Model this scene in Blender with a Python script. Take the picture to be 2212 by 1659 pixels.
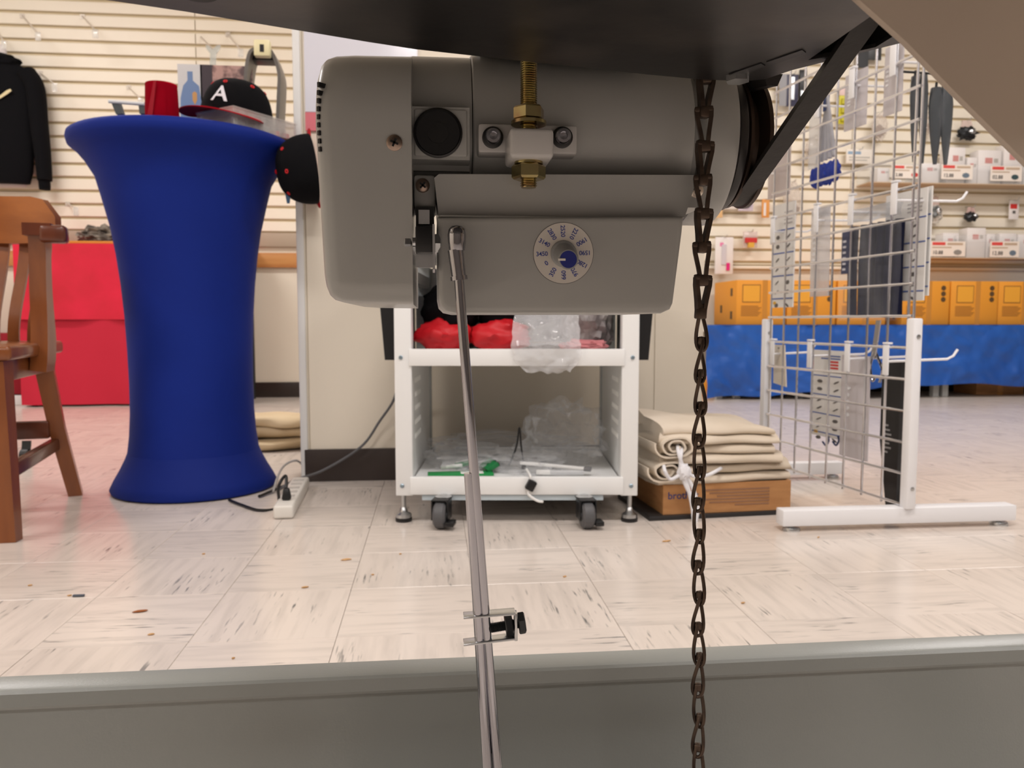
import bpy, bmesh, math, random
from mathutils import Vector, Matrix, noise as mnoise
random.seed(7)
for o in list(bpy.data.objects): bpy.data.objects.remove(o)
SC = bpy.context.scene
COL = SC.collection
PI = math.pi
R = math.radians

# ------------------------------------------------------------------ camera
FPX = 1700.0
PITCH = math.atan((829.5 - 695) / FPX)
YAW = R(5.7)
CAMZ = 0.5
cam_d = bpy.data.cameras.new('camera')
cam = bpy.data.objects.new('camera', cam_d); COL.objects.link(cam)
cam.location = (0, 0, CAMZ)
cam.rotation_euler = (PI/2 - PITCH, 0, -YAW)
cam_d.sensor_width = 36.0
cam_d.lens = 36.0 * FPX / 2212.0
cam_d.clip_start = 0.01
cam_d.dof.use_dof = True
cam_d.dof.focus_distance = 0.50
cam_d.dof.aperture_fstop = 19.0
SC.camera = cam

# ------------------------------------------------------------------ world, lights, exposure
w = bpy.data.worlds.new('world'); SC.world = w
w.use_nodes = True
w.node_tree.nodes['Background'].inputs[0].default_value = (0.9, 0.92, 1.0, 1)
w.node_tree.nodes['Background'].inputs[1].default_value = 0.05
SC.view_settings.view_transform = 'Standard'
SC.view_settings.look = 'None'
SC.view_settings.gamma = 1.0
SC.view_settings.use_curve_mapping = False
SC.view_settings.exposure = -0.46
SC.cycles.max_bounces = 7
SC.cycles.diffuse_bounces = 3
SC.cycles.transparent_max_bounces = 12
CEIL = 3.0
LIGHTS = [(x, y) for y in (-2.2, 0.6, 3.6) for x in (-2.6, 0.3, 3.2)]
LIGHT_W = 52.0

# ------------------------------------------------------------------ pixel -> place
_f = (math.sin(YAW)*math.cos(PITCH), math.cos(YAW)*math.cos(PITCH), -math.sin(PITCH))
_r = (math.cos(YAW), -math.sin(YAW), 0)
_u = (math.sin(YAW)*math.sin(PITCH), math.cos(YAW)*math.sin(PITCH), math.cos(PITCH))
def ray(px, py):
    a = (px-1106)/FPX; b = -(py-829.5)/FPX
    return Vector([_f[i] + a*_r[i] + b*_u[i] for i in range(3)])
ORG = Vector((0, 0, CAMZ))
def at_x(px, py, X): d = ray(px, py); return ORG + d*(X/d.x)
def at_y(px, py, Y): d = ray(px, py); return ORG + d*(Y/d.y)
def at_z(px, py, Z): d = ray(px, py); return ORG + d*((Z-CAMZ)/d.z)

# ------------------------------------------------------------------ materials
def lin(c):
    c = c/255.0
    return c/12.92 if c <= 0.04045 else ((c+0.055)/1.055)**2.4
def rgb(c): return (lin(c[0]), lin(c[1]), lin(c[2]), 1)
MATS = {}
def mat(name, col, rough=0.5, metal=0.0, bump=None, var=None, coat=0.0, spec=None, sheen=0.0, trans=0.0):
    """bump=(scale,strength,stretch)  var=(scale, second colour, lo, hi, stretch)"""
    if name in MATS: return MATS[name]
    m = bpy.data.materials.new(name); m.use_nodes = True
    nt = m.node_tree; b = nt.nodes['Principled BSDF']
    b.inputs['Base Color'].default_value = rgb(col)
    b.inputs['Roughness'].default_value = rough
    b.inputs['Metallic'].default_value = metal
    if spec is not None: b.inputs['Specular IOR Level'].default_value = spec
    if coat: b.inputs['Coat Weight'].default_value = coat; b.inputs['Coat Roughness'].default_value = 0.1
    if sheen: b.inputs['Sheen Weight'].default_value = sheen
    if trans: b.inputs['Transmission Weight'].default_value = trans
    tc = None
    def coords(st):
        tc = nt.nodes.new('ShaderNodeTexCoord'); mp = nt.nodes.new('ShaderNodeMapping')
        mp.inputs['Scale'].default_value = st or (1, 1, 1)
        nt.links.new(tc.outputs['Object'], mp.inputs['Vector']); return mp.outputs['Vector']
    if var:
        n = nt.nodes.new('ShaderNodeTexNoise'); n.inputs['Scale'].default_value = var[0]; n.inputs['Detail'].default_value = 5
        nt.links.new(coords(var[4] if len(var) > 4 else None), n.inputs['Vector'])
        cr = nt.nodes.new('ShaderNodeValToRGB')
        cr.color_ramp.elements[0].position = var[2]; cr.color_ramp.elements[0].color = rgb(col)
        cr.color_ramp.elements[1].position = var[3]; cr.color_ramp.elements[1].color = rgb(var[1])
        nt.links.new(n.outputs['Fac'], cr.inputs['Fac']); nt.links.new(cr.outputs['Color'], b.inputs['Base Color'])
    if bump:
        n = nt.nodes.new('ShaderNodeTexNoise'); n.inputs['Scale'].default_value = bump[0]; n.inputs['Detail'].default_value = 4
        nt.links.new(coords(bump[2] if len(bump) > 2 else None), n.inputs['Vector'])
        bp = nt.nodes.new('ShaderNodeBump'); bp.inputs['Strength'].default_value = bump[1]; bp.inputs['Distance'].default_value = 0.002
        nt.links.new(n.outputs['Fac'], bp.inputs['Height']); nt.links.new(bp.outputs['Normal'], b.inputs['Normal'])
    MATS[name] = m
    return m
def clear(name, col=(240, 242, 245), body=0.2, rough=0.12, bump=None):
    """thin clear plastic: mostly see-through, partly a glossy pale film"""
    if name in MATS: return MATS[name]
    m = bpy.data.materials.new(name); m.use_nodes = True
    nt = m.node_tree; b = nt.nodes['Principled BSDF']; out = nt.nodes['Material Output']
    b.inputs['Base Color'].default_value = rgb(col); b.inputs['Roughness'].default_value = rough
    b.inputs['Coat Weight'].default_value = 0.6
    t = nt.nodes.new('ShaderNodeBsdfTransparent'); mx = nt.nodes.new('ShaderNodeMixShader')
    fr = nt.nodes.new('ShaderNodeLayerWeight'); fr.inputs['Blend'].default_value = 0.5
    pw = nt.nodes.new('ShaderNodeMath'); pw.operation = 'POWER'; pw.inputs[1].default_value = 3.0
    ml = nt.nodes.new('ShaderNodeMath'); ml.operation = 'MULTIPLY'; ml.inputs[1].default_value = 0.55
    ad = nt.nodes.new('ShaderNodeMath'); ad.operation = 'ADD'; ad.inputs[1].default_value = body; ad.use_clamp = True
    nt.links.new(fr.outputs['Facing'], pw.inputs[0]); nt.links.new(pw.outputs[0], ml.inputs[0]); nt.links.new(ml.outputs[0], ad.inputs[0]); nt.links.new(ad.outputs[0], mx.inputs[0])
    nt.links.new(t.outputs[0], mx.inputs[1]); nt.links.new(b.outputs[0], mx.inputs[2]); nt.links.new(mx.outputs[0], out.inputs['Surface'])
    if bump:
        tc = nt.nodes.new('ShaderNodeTexCoord'); n = nt.nodes.new('ShaderNodeTexNoise'); n.inputs['Scale'].default_value = bump[0]
        nt.links.new(tc.outputs['Object'], n.inputs['Vector'])
        bp = nt.nodes.new('ShaderNodeBump'); bp.inputs['Strength'].default_value = bump[1]; bp.inputs['Distance'].default_value = 0.004
        nt.links.new(n.outputs['Fac'], bp.inputs['Height']); nt.links.new(bp.outputs['Normal'], b.inputs['Normal'])
        nt.links.new(bp.outputs['Normal'], fr.inputs['Normal'])
    MATS[name] = m
    return m

def tile_material():
    m = bpy.data.materials.new('vinyl_tile'); m.use_nodes = True
    nt = m.node_tree; L = nt.links; b = nt.nodes['Principled BSDF']
    tc = nt.nodes.new('ShaderNodeTexCoord'); oi = nt.nodes.new('ShaderNodeObjectInfo')
    ml = nt.nodes.new('ShaderNodeMath'); ml.operation = 'MULTIPLY'; ml.inputs[1].default_value = 37.0
    L.new(oi.outputs['Random'], ml.inputs[0])
    cb = nt.nodes.new('ShaderNodeCombineXYZ'); L.new(ml.outputs[0], cb.inputs[2])
    ad = nt.nodes.new('ShaderNodeVectorMath'); ad.operation = 'ADD'
    L.new(tc.outputs['Object'], ad.inputs[0]); L.new(cb.outputs[0], ad.inputs[1])
    def nz(scale, st, det, lo, hi):
        mp = nt.nodes.new('ShaderNodeMapping'); mp.inputs['Scale'].default_value = st; L.new(ad.outputs[0], mp.inputs['Vector'])
        n = nt.nodes.new('ShaderNodeTexNoise'); n.inputs['Scale'].default_value = scale; n.inputs['Detail'].default_value = det
        L.new(mp.outputs[0], n.inputs['Vector'])
        r = nt.nodes.new('ShaderNodeMapRange'); r.inputs[1].default_value = lo; r.inputs[2].default_value = hi
        L.new(n.outputs['Fac'], r.inputs[0]); return r.outputs[0]
    streak = nz(1.0, (15, 150, 1), 2.5, 0.60, 0.70)
    patch = nz(1.0, (9, 11, 1), 2, 0.46, 0.66)
    soft = nz(1.0, (6, 55, 1), 4, 0.45, 0.8)
    mu = nt.nodes.new('ShaderNodeMath'); mu.operation = 'MULTIPLY'; L.new(streak, mu.inputs[0]); L.new(patch, mu.inputs[1])
    m1 = nt.nodes.new('ShaderNodeMix'); m1.data_type = 'RGBA'
    m1.inputs[6].default_value = rgb((224, 213, 203)); m1.inputs[7].default_value = rgb((204, 194, 185)); L.new(soft, m1.inputs[0])
    m2 = nt.nodes.new('ShaderNodeMix'); m2.data_type = 'RGBA'; m2.inputs[7].default_value = rgb((112, 112, 110))
    L.new(m1.outputs[2], m2.inputs[6]); L.new(mu.outputs[0], m2.inputs[0])
    hs = nt.nodes.new('ShaderNodeHueSaturation'); L.new(m2.outputs[2], hs.inputs['Color'])
    mr = nt.nodes.new('ShaderNodeMapRange'); mr.inputs[3].default_value = 0.95; mr.inputs[4].default_value = 1.03
    L.new(oi.outputs['Random'], mr.inputs[0]); L.new(mr.outputs[0], hs.inputs['Value'])
    L.new(hs.outputs[0], b.inputs['Base Color'])
    b.inputs['Roughness'].default_value = 0.21
    b.inputs['Specular IOR Level'].default_value = 0.5
    n = nt.nodes.new('ShaderNodeTexNoise'); n.inputs['Scale'].default_value = 14; L.new(ad.outputs[0], n.inputs['Vector'])
    bp = nt.nodes.new('ShaderNodeBump'); bp.inputs['Strength'].default_value = 0.12; bp.inputs['Distance'].default_value = 0.002
    L.new(n.outputs['Fac'], bp.inputs['Height']); L.new(bp.outputs[0], b.inputs['Normal'])
    return m

def wood_material(name, a, b_, rough=0.35, st=(30, 30, 3)):
    return mat(name, a, rough, var=(1.0, b_, 0.35, 0.7, st), coat=0.25)

# ------------------------------------------------------------------ mesh building
def chain_offset(o):
    v = Vector((0, 0, 0))
    while o: v += o.location; o = o.parent
    return v
class MB:
    def __init__(s): s.bm = bmesh.new()
    def _tf(s, vs, M):
        if M is not None: bmesh.ops.transform(s.bm, matrix=M, verts=vs)
    def box(s, c, size, rot=None, bevel=0.0, seg=2, taper=None):
        r = bmesh.ops.create_cube(s.bm, size=1.0); vs = r['verts']
        for v in vs:
            v.co = Vector((v.co.x*size[0], v.co.y*size[1], v.co.z*size[2]))
            if taper and v.co.z > 0: v.co.x *= taper; v.co.y *= taper
        if bevel:
            es = list({e for v in vs for e in v.link_edges})
            rr = bmesh.ops.bevel(s.bm, geom=es, offset=bevel, segments=seg, affect='EDGES', profile=0.5)
            vs = list({v for f in rr['faces'] for v in f.verts} | {v for v in vs if v.is_valid})
        M = Matrix.Translation(Vector(c))
        if rot is not None: M = M @ (rot if isinstance(rot, Matrix) else Matrix.Rotation(rot, 4, 'Z'))
        s._tf(vs, M); return s
    def bb(s, x0, x1, y0, y1, z0, z1, bevel=0.0, seg=2):
        return s.box(((x0+x1)/2, (y0+y1)/2, (z0+z1)/2), (abs(x1-x0), abs(y1-y0), abs(z1-z0)), None, bevel, seg)
    def cyl(s, a, b, r0, r1=None, seg=24, cap=True):
        a = Vector(a); b = Vector(b); r1 = r0 if r1 is None else r1
        d = b-a; q = d.to_track_quat('Z', 'Y').to_matrix().to_4x4()
        M = Matrix.Translation(a) @ q
        R0 = [s.bm.verts.new(M @ Vector((r0*math.cos(2*PI*i/seg), r0*math.sin(2*PI*i/seg), 0))) for i in range(seg)]
        R1 = [s.bm.verts.new(M @ Vector((r1*math.cos(2*PI*i/seg), r1*math.sin(2*PI*i/seg), d.length))) for i in range(seg)]
        for i in range(seg):
            j = (i+1) % seg; s.bm.faces.new((R0[i], R0[j], R1[j], R1[i]))
        if cap: s.bm.faces.new(R0[::-1]); s.bm.faces.new(R1)
        return s
    def lathe(s, prof, origin=(0, 0, 0), axis='Z', seg=32):
        """prof: [(r, h)] about the axis, h along it"""
        o = Vector(origin); rings = []
        for r, h in prof:
            ring = []
            for i in range(seg):
                a = 2*PI*i/seg; c, k = r*math.cos(a), r*math.sin(a)
                p = {'Z': (c, k, h), 'X': (h, c, k), 'Y': (k, h, c)}[axis]
                ring.append(s.bm.verts.new(o + Vector(p)))
            rings.append(ring)
        for a, b in zip(rings, rings[1:]):
            for i in range(seg):
                j = (i+1) % seg; s.bm.faces.new((a[i], a[j], b[j], b[i]))
        if prof[0][0] > 1e-6: s.bm.faces.new(rings[0][::-1])
        if prof[-1][0] > 1e-6: s.bm.faces.new(rings[-1])
        return s
    def tube(s, pts, r, seg=10, closed=False, flat=None):
        """round (or elliptical, flat=(a,b)) sweep; r may be a list"""
        pts = [Vector(p) for p in pts]; n = len(pts); rings = []
        up = Vector((0, 0, 1)); prev = None
        for i, p in enumerate(pts):
            if closed: t = (pts[(i+1) % n]-pts[i-1]).normalized()
            else: t = (pts[min(i+1, n-1)]-pts[max(i-1, 0)]).normalized()
            if prev is None:
                x = t.cross(up)
                if x.length < 1e-3: x = t.cross(Vector((0, 1, 0)))
            else: x = prev - t*prev.dot(t)
            x.normalize(); prev = x; y = t.cross(x)
            rr = r[i] if isinstance(r, (list, tuple)) else r
            fa, fb = flat or (1, 1)
            rings.append([s.bm.verts.new(p + x*rr*fa*math.cos(2*PI*k/seg) + y*rr*fb*math.sin(2*PI*k/seg)) for k in range(seg)])
        m = n if closed else n-1
        for i in range(m):
            a, b = rings[i], rings[(i+1) % n]
            for k in range(seg):
                j = (k+1) % seg; s.bm.faces.new((a[k], a[j], b[j], b[k]))
        if not closed: s.bm.faces.new(rings[0][::-1]); s.bm.faces.new(rings[-1])
        return s
    def strip(s, pts, wdir, wid, thick):
        """flat strap along pts: wid along wdir, thick normal to it"""
        pts = [Vector(p) for p in pts]; wd = Vector(wdir).normalized(); n = len(pts); rings = []
        for i, p in enumerate(pts):
            t = (pts[min(i+1, n-1)]-pts[max(i-1, 0)]).normalized(); nn = t.cross(wd).normalized()
            ww = wid[i] if isinstance(wid, (list, tuple)) else wid
            rings.append([s.bm.verts.new(p + wd*a*ww/2 + nn*b*thick/2) for a, b in ((-1, -1), (1, -1), (1, 1), (-1, 1))])
        for a, b in zip(rings, rings[1:]):
            for k in range(4):
                j = (k+1) % 4; s.bm.faces.new((a[k], a[j], b[j], b[k]))
        s.bm.faces.new(rings[0][::-1]); s.bm.faces.new(rings[-1]); return s
    def prism(s, outer, vec, holes=(), bevel=0.0, seg=2):
        """polygon of 3-D points (with holes) pushed along vec"""
        vec = Vector(vec); nb = s.bm; new = []; edges = []
        for loop in (outer, *holes):
            vs = [nb.verts.new(Vector(p)) for p in loop]; new += vs
            edges += [nb.edges.new((vs[i], vs[(i+1) % len(vs)])) for i in range(len(vs))]
        if holes: fs = [g for g in bmesh.ops.triangle_fill(nb, edges=edges, use_beauty=True)['geom'] if isinstance(g, bmesh.types.BMFace)]
        else: fs = [nb.faces.new(new)]
        ex = bmesh.ops.extrude_face_region(nb, geom=fs)
        top = [g for g in ex['geom'] if isinstance(g, bmesh.types.BMVert)]
        bmesh.ops.translate(nb, verts=top, vec=vec)
        if bevel:
            es = [e for v in top for e in v.link_edges if len(e.link_faces) == 2 and e.calc_face_angle(0) > 0.3]
            es = [e for e in set(es) if all(v in set(top) for v in e.verts)]
            bmesh.ops.bevel(nb, geom=es, offset=bevel, segments=seg, affect='EDGES', profile=0.5)
        return s
    def loft(s, rings, caps=True, closed=True):
        rv = [[s.bm.verts.new(Vector(p)) for p in r] for r in rings]; n = len(rv[0])
        for a, b in zip(rv, rv[1:]):
            for k in range(n if closed else n-1):
                j = (k+1) % n; s.bm.faces.new((a[k], a[j], b[j], b[k]))
        if caps and closed: s.bm.faces.new(rv[0][::-1]); s.bm.faces.new(rv[-1])
        return s
    def grid(s, fn, nu, nv, thick=0.0):
        """fn(u,v)->point for u,v in 0..1; thick>0 makes it a closed sheet"""
        P = [[Vector(fn(i/nu, j/nv)) for j in range(nv+1)] for i in range(nu+1)]
        V = [[s.bm.verts.new(p) for p in row] for row in P]; fs = []
        for i in range(nu):
            for j in range(nv): fs.append(s.bm.faces.new((V[i][j], V[i+1][j], V[i+1][j+1], V[i][j+1])))
        if thick:
            bmesh.ops.recalc_face_normals(s.bm, faces=fs)
            bmesh.ops.solidify(s.bm, geom=fs, thickness=thick)
        return s
    def blob(s, c, size, seed=0, amp=0.25, freq=2.0, sub=4, floor=None, rot=None):
        r = bmesh.ops.create_icosphere(s.bm, subdivisions=sub, radius=1.0); off = Vector((seed*7.3, seed*3.1, seed*1.7))
        for v in r['verts']:
            d = v.co.normalized()
            k = 1 + amp*mnoise.fractal(d*freq+off, 1.0, 2.0, 4) + amp*0.8*abs(mnoise.noise(d*freq*2+off*2))
            p = Vector((d.x*size[0]/2*k, d.y*size[1]/2*k, d.z*size[2]/2*k))
            if rot: p = Matrix.Rotation(rot, 3, 'Z') @ p
            v.co = p + Vector(c)
            if floor is not None and v.co.z < floor: v.co.z = floor + 0.0005*(v.co.x % 0.01)
        return s
    def text(s, txt, size, place, align='CENTER', extrude=0.0002, space=1.0, valign='CENTER'):
        """place(u,v,w)->point; flat lettering"""
        cu = bpy.data.curves.new('t', 'FONT'); cu.body = txt; cu.size = size; cu.align_x = align; cu.align_y = valign
        cu.extrude = extrude; cu.offset = size*0.012; cu.resolution_u = 3; cu.space_character = space
        ob = bpy.data.objects.new('t', cu); COL.objects.link(ob)
        dg = bpy.context.evaluated_depsgraph_get(); dg.update()
        me = bpy.data.meshes.new_from_object(ob.evaluated_get(dg))
        base = [s.bm.verts.new(place(v.co.x, v.co.y, v.co.z)) for v in me.vertices]
        for p in me.polygons:
            try: s.bm.faces.new([base[i] for i in p.vertices])
            except ValueError: pass
        bpy.data.objects.remove(ob); bpy.data.curves.remove(cu); bpy.data.meshes.remove(me); return s
    def mesh(s, name, m, smooth=40, off=None, normals=True):
        if normals: bmesh.ops.recalc_face_normals(s.bm, faces=s.bm.faces[:])
        if off is not None: bmesh.ops.translate(s.bm, verts=s.bm.verts[:], vec=-Vector(off))
        me = bpy.data.meshes.new(name); s.bm.to_mesh(me); s.bm.free()
        if smooth:
            me.shade_smooth(); me.set_sharp_from_angle(angle=R(smooth))
        if m is not None: me.materials.append(m)
        return me
    def build(s, name, m, parent=None, smooth=40, base=True, normals=True):
        """link as one mesh object; top-level ones get their origin at the middle of their base"""
        if parent is not None:
            o = bpy.data.objects.new(name, s.mesh(name, m, smooth, chain_offset(parent), normals)); COL.objects.link(o); o.parent = parent
            return o
        vs = [v.co for v in s.bm.verts]
        lo = [min(v[i] for v in vs) for i in range(3)]; hi = [max(v[i] for v in vs) for i in range(3)]
        org = Vector(((lo[0]+hi[0])/2, (lo[1]+hi[1])/2, lo[2])) if base else Vector((0, 0, 0))
        o = bpy.data.objects.new(name, s.mesh(name, m, smooth, org, normals)); COL.objects.link(o); o.location = org
        return o
def tag(o, label, cat, group=None, kind=None):
    o['label'] = label; o['category'] = cat
    if group: o['group'] = group
    if kind: o['kind'] = kind
    return o
def thing(name, label, cat, loc=(0, 0, 0), group=None):
    o = bpy.data.objects.new(name, None); COL.objects.link(o); o.location = loc; o.empty_display_size = 0.05
    return tag(o, label, cat, group)
def struct(o): o['kind'] = 'structure'; return o
def dup(root, loc, rotz, label=None):
    r = root.copy(); COL.objects.link(r); r.location = loc; r.rotation_euler = (0, 0, rotz)
    if label: r['label'] = label
    for ch in list(root.children):
        c = ch.copy(); COL.objects.link(c); c.parent = r
        for g in list(ch.children):
            d = g.copy(); COL.objects.link(d); d.parent = c
    return r
def arc(c, r, a0, a1, n): return [(c[0]+r*math.cos(a0+(a1-a0)*i/n), c[1]+r*math.sin(a0+(a1-a0)*i/n)) for i in range(n+1)]
def bez(p, n=16):
    p = [Vector(q) for q in p]; out = []
    for i in range(n+1):
        t = i/n; q = list(p)
        while len(q) > 1: q = [a.lerp(b, t) for a, b in zip(q, q[1:])]
        out.append(q[0])
    return out
def spline(P, n=8):
    P = [Vector(p) for p in P]; Q = [P[0]*2-P[1]] + P + [P[-1]*2-P[-2]]; out = []
    for i in range(1, len(Q)-2):
        a, b, c, d = Q[i-1:i+3]
        for k in range(n):
            t = k/n; out.append(0.5*((2*b)+(c-a)*t+(2*a-5*b+4*c-d)*t*t+(3*b-a-3*c+d)*t**3))
    out.append(P[-1]); return out

# shared materials
M_wall = mat('cream_wall', (236, 226, 208), 0.55, bump=(60, 0.05))
M_slat = mat('slat_board', (247, 238, 220), 0.42)
M_groove = mat('slat_groove', (226, 208, 172), 0.6)
M_base = mat('dark_baseboard', (52, 42, 38), 0.4)
M_white = mat('white_paint', (238, 238, 236), 0.35)
M_ceil = mat('ceiling_paint', (236, 234, 228), 0.9)
M_chrome = mat('chrome', (172, 172, 178), 0.05, 1.0)
M_zinc = mat('zinc', (200, 203, 205), 0.28, 1.0)
M_gold = mat('yellow_zinc', (178, 164, 116), 0.24, 1.0, var=(60, (168, 132, 100), 0.45, 0.65))
M_darksteel = mat('black_oxide', (62, 64, 66), 0.35, 0.9)
M_motor = mat('motor_grey_paint', (163, 163, 160), 0.38, coat=0.2, bump=(260, 0.03))
M_black = mat('black_plastic', (16, 16, 18), 0.42)
M_rubber = mat('dark_rubber', (28, 24, 22), 0.6, bump=(120, 0.2))
M_blackcloth = mat('black_cloth', (13, 13, 16), 0.95, bump=(300, 0.3), spec=0.15)
M_redcloth = mat('red_cloth', (178, 12, 30), 0.85, bump=(240, 0.2), spec=0.2)
M_clear = clear('clear_film', body=0.13, rough=0.08, bump=(30, 0.6))
M_frost = clear('frosted_plastic', (235, 232, 226), body=0.28, rough=0.25)
M_acryl = clear('clear_acrylic', (240, 244, 246), body=0.12, rough=0.05)
M_paper = mat('white_card', (240, 238, 233), 0.5)
M_ink_blue = mat('blue_ink', (42, 62, 140), 0.5)
M_ink_dark = mat('dark_ink', (60, 56, 58), 0.5)
M_ink_red = mat('red_ink', (206, 52, 48), 0.5)

# ================================================================== THE ROOM
YB = 5.34            # back wall
XL, XR, YF = -4.2, 5.6, -4.2
M_tile = tile_material()
floor = struct(MB().bb(XL, XR, YF, YB, -0.06, -0.004).build('floor', mat('floor_adhesive', (196, 186, 172), 0.3, var=(9, (176, 167, 155), 0.4, 0.7, (1, 8, 1))), base=False))
TS = 0.2286
tb = MB(); tb.box((0, 0, -0.002), (TS-0.0007, TS-0.0007, 0.004), bevel=0.0005, seg=1)
tile_me = tb.mesh('floor_tile', M_tile, 0)
# the joint seen right of the rod foot fixes the phase of the tile grid
j0 = at_z(1337, 1353, 0)
ntile = 0; rest = []
i0 = int((XL-j0.x)/TS)-1; i1 = int((XR-j0.x)/TS)+1
k0 = int((YF-j0.y)/TS)-1; k1 = int((YB-j0.y)/TS)+1
CAMP = PITCH
def pix(p):
    d = Vector(p)-ORG; z = sum(d[i]*_f[i] for i in range(3))
    if z < 0.05: return (-9999, -9999)
    return (1106+FPX*sum(d[i]*_r[i] for i in range(3))/z, 829.5-FPX*sum(d[i]*_u[i] for i in range(3))/z)
cells = []
for i in range(i0, i1):
    for k in range(k0, k1):
        cx = j0.x+(i+.5)*TS; cy = j0.y+(k+.5)*TS
        if cx-TS/2 < XL-0.2 or cx+TS/2 > XR+0.2 or cy+TS/2 > YB+0.2: continue
        q = pix((cx, cy, 0)); ins = -170 < q[0] < 2380 and 850 < q[1] < 1560
        cells.append((not ins, cy if ins else abs(cx)+abs(cy)+50, cx, cy, (i+k) % 2))
cells.sort()
near = [c for c in cells if not c[0]][:300]
for c in near:
    o = bpy.data.objects.new('floor_tile', tile_me); COL.objects.link(o); o.parent = floor
    o.location = (c[2], c[3], 0); o.rotation_euler = (0, 0, PI/2 if c[4] else 0)
    ntile += 1
ms = set(near); mb = MB()
for c in cells:
    if c in ms: continue
    x0, x1 = max(c[2]-TS/2+.0006, XL), min(c[2]+TS/2-.0006, XR); y0, y1 = max(c[3]-TS/2+.0006, YF), min(c[3]+TS/2-.0006, YB)
    if x1-x0 < 0.01 or y1-y0 < 0.01: continue
    mb.bb(x0, x1, y0, y1, -0.004, 0)
o = mb.build('far_floor_tiles', M_tile, floor, smooth=0); o['kind'] = 'stuff'

struct(MB().bb(XL, XR, YF, YB, CEIL, CEIL+0.1).build('ceiling', M_ceil, base=False))
struct(MB().bb(XL-0.1, XL, YF, YB, 0, CEIL).build('wall_left', M_wall, base=False))
struct(MB().bb(XR, XR+0.1, YF, YB, 0, CEIL).build('wall_right', mat('taupe_side_wall', (140, 130, 120), 0.7), base=False))
struct(MB().bb(XL, XR, YF-0.1, YF, 0, CEIL).build('wall_front', mat('dark_front_wall', (104, 97, 92), 0.7), base=False))
wall_back = struct(MB().bb(XL, XR, YB, YB+0.1, 0, CEIL).build('wall_back', M_wall, base=False))
# grooved backing behind the slats
PIT_S = at_y(200, 31, YB).z - at_y(200, 267, YB).z; PIT_S /= 8
zl0 = at_y(600, 503, YB-0.02).z; zr0 = at_y(2100, 578, YB-0.02).z
XJ = at_y(425, 100, YB).x; XM = 0.4
MB().bb(XL, XM, YB-0.008, YB, zl0, 2.96).build('groove_backing', M_groove, wall_back)
MB().bb(XM, XR, YB-0.008, YB, zr0, 2.96).build('groove_backing', M_groove, wall_back)
GR = 0.017
def slat_rows(x0, x1, zb, phase_z):
    n = math.ceil((zb-phase_z)/PIT_S); z = phase_z + n*PIT_S
    zs = [zb] + [z+i*PIT_S for i in range(60) if z+i*PIT_S > zb+0.02]
    for a, b in zip(zs, zs[1:]):
        if b > 2.96: break
        m = MB(); lo, hi = a+GR/2, b-GR/2
        # slat with lips that reach over the groove
        pr = [(YB-0.008, lo+0.004), (YB-0.02, lo), (YB-0.024, lo+0.004), (YB-0.024, hi-0.004), (YB-0.02, hi), (YB-0.008, hi-0.004)]
        m.loft([[(x0, y, z) for y, z in pr], [(x1, y, z) for y, z in pr]])
        m.build('slat', M_slat, wall_back, smooth=0)
pz = at_y(200, 31, YB-0.02).z
slat_rows(XL, XJ-0.003, zl0, pz); slat_rows(XJ+0.003, XM, zl0, pz)
pz = at_y(1800, 60+430/5.185, YB-0.02).z
slat_rows(XM, 2.9, zr0, pz); slat_rows(2.906, XR, zr0, pz)
struct(MB().bb(XL, XM, YB-0.026, YB-0.001, zl0-0.09, zl0, 0.003).build('trim_1', mat('taupe_trim', (178, 160, 140), 0.5), base=False))
struct(MB().bb(XM, XR, YB-0.03, YB-0.001, zr0-0.02, zr0, 0.003).build('trim_2', M_slat, base=False))
za, zb_ = at_y(600, 578, YB-0.03).z, at_y(600, 546, YB-0.03).z
struct(MB().bb(XL, XM, YB-0.03, YB-0.001, za, zb_, 0.004).build('trim_3', wood_material('oak_rail', (206, 146, 84), (190, 124, 66), 0.4, (2, 30, 30)), base=False))
struct(MB().bb(XL, XR, YB-0.012, YB-0.001, 0, 0.10, 0.002).build('baseboard_back', M_base, base=False))
# partition standing in the room, right behind the cart
YP = 2.50
XP0, XP1 = at_y(648, 700, YP).x, at_y(1518, 700, YP).x
wall_mid = struct(MB().bb(XP0+0.012, XP1, YP, YP+0.16, 0, CEIL).build('wall_middle', M_wall, base=False))
xs = at_y(1412, 800, YP).x
for a, b in ((XP0+0.012, at_y(665, 700, YP).x-0.002), (at_y(665, 700, YP).x+0.002, xs-0.002), (xs+0.002, XP1)):
    MB().bb(a, b, YP-0.006, YP, 0.09, CEIL-0.01).build('panel', M_wall, wall_mid)
zt = at_y(750, 970, YP-0.014).z
struct(MB().bb(at_y(660, 1000, YP).x, XP1, YP-0.016, YP-0.004, 0, zt, 0.002).build('baseboard_middle', M_base, base=False))
struct(MB().bb(XP0-0.004, XP0+0.018, YP-0.014, YP+0.17, 0.0, CEIL-0.01, 0.003).build('trim_4', M_white, base=False))
# glossy white board, lower part pink, on the partition, seen above the caps
pa, pb = at_y(655, 60, YP-0.02), at_y(760, 283, YP-0.02)
po = thing('gloss_board', 'glossy white board with a pink lower band on the partition, beside the cap eyelets', 'board', ((pa.x+pb.x)/2, YP-0.02, pb.z))
MB().bb(pa.x, pb.x+0.2, YP-0.014, YP-0.0065, at_y(655, 240, YP-0.02).z, pa.z+0.25).build('sheet', mat('gloss_white', (226, 226, 236), 0.12), po)
MB().bb(pa.x, pb.x+0.2, YP-0.014, YP-0.0065, pb.z, at_y(655, 240, YP-0.02).z-0.001).build('pink_band', mat('gloss_pink', (226, 128, 138), 0.14), po)

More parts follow.
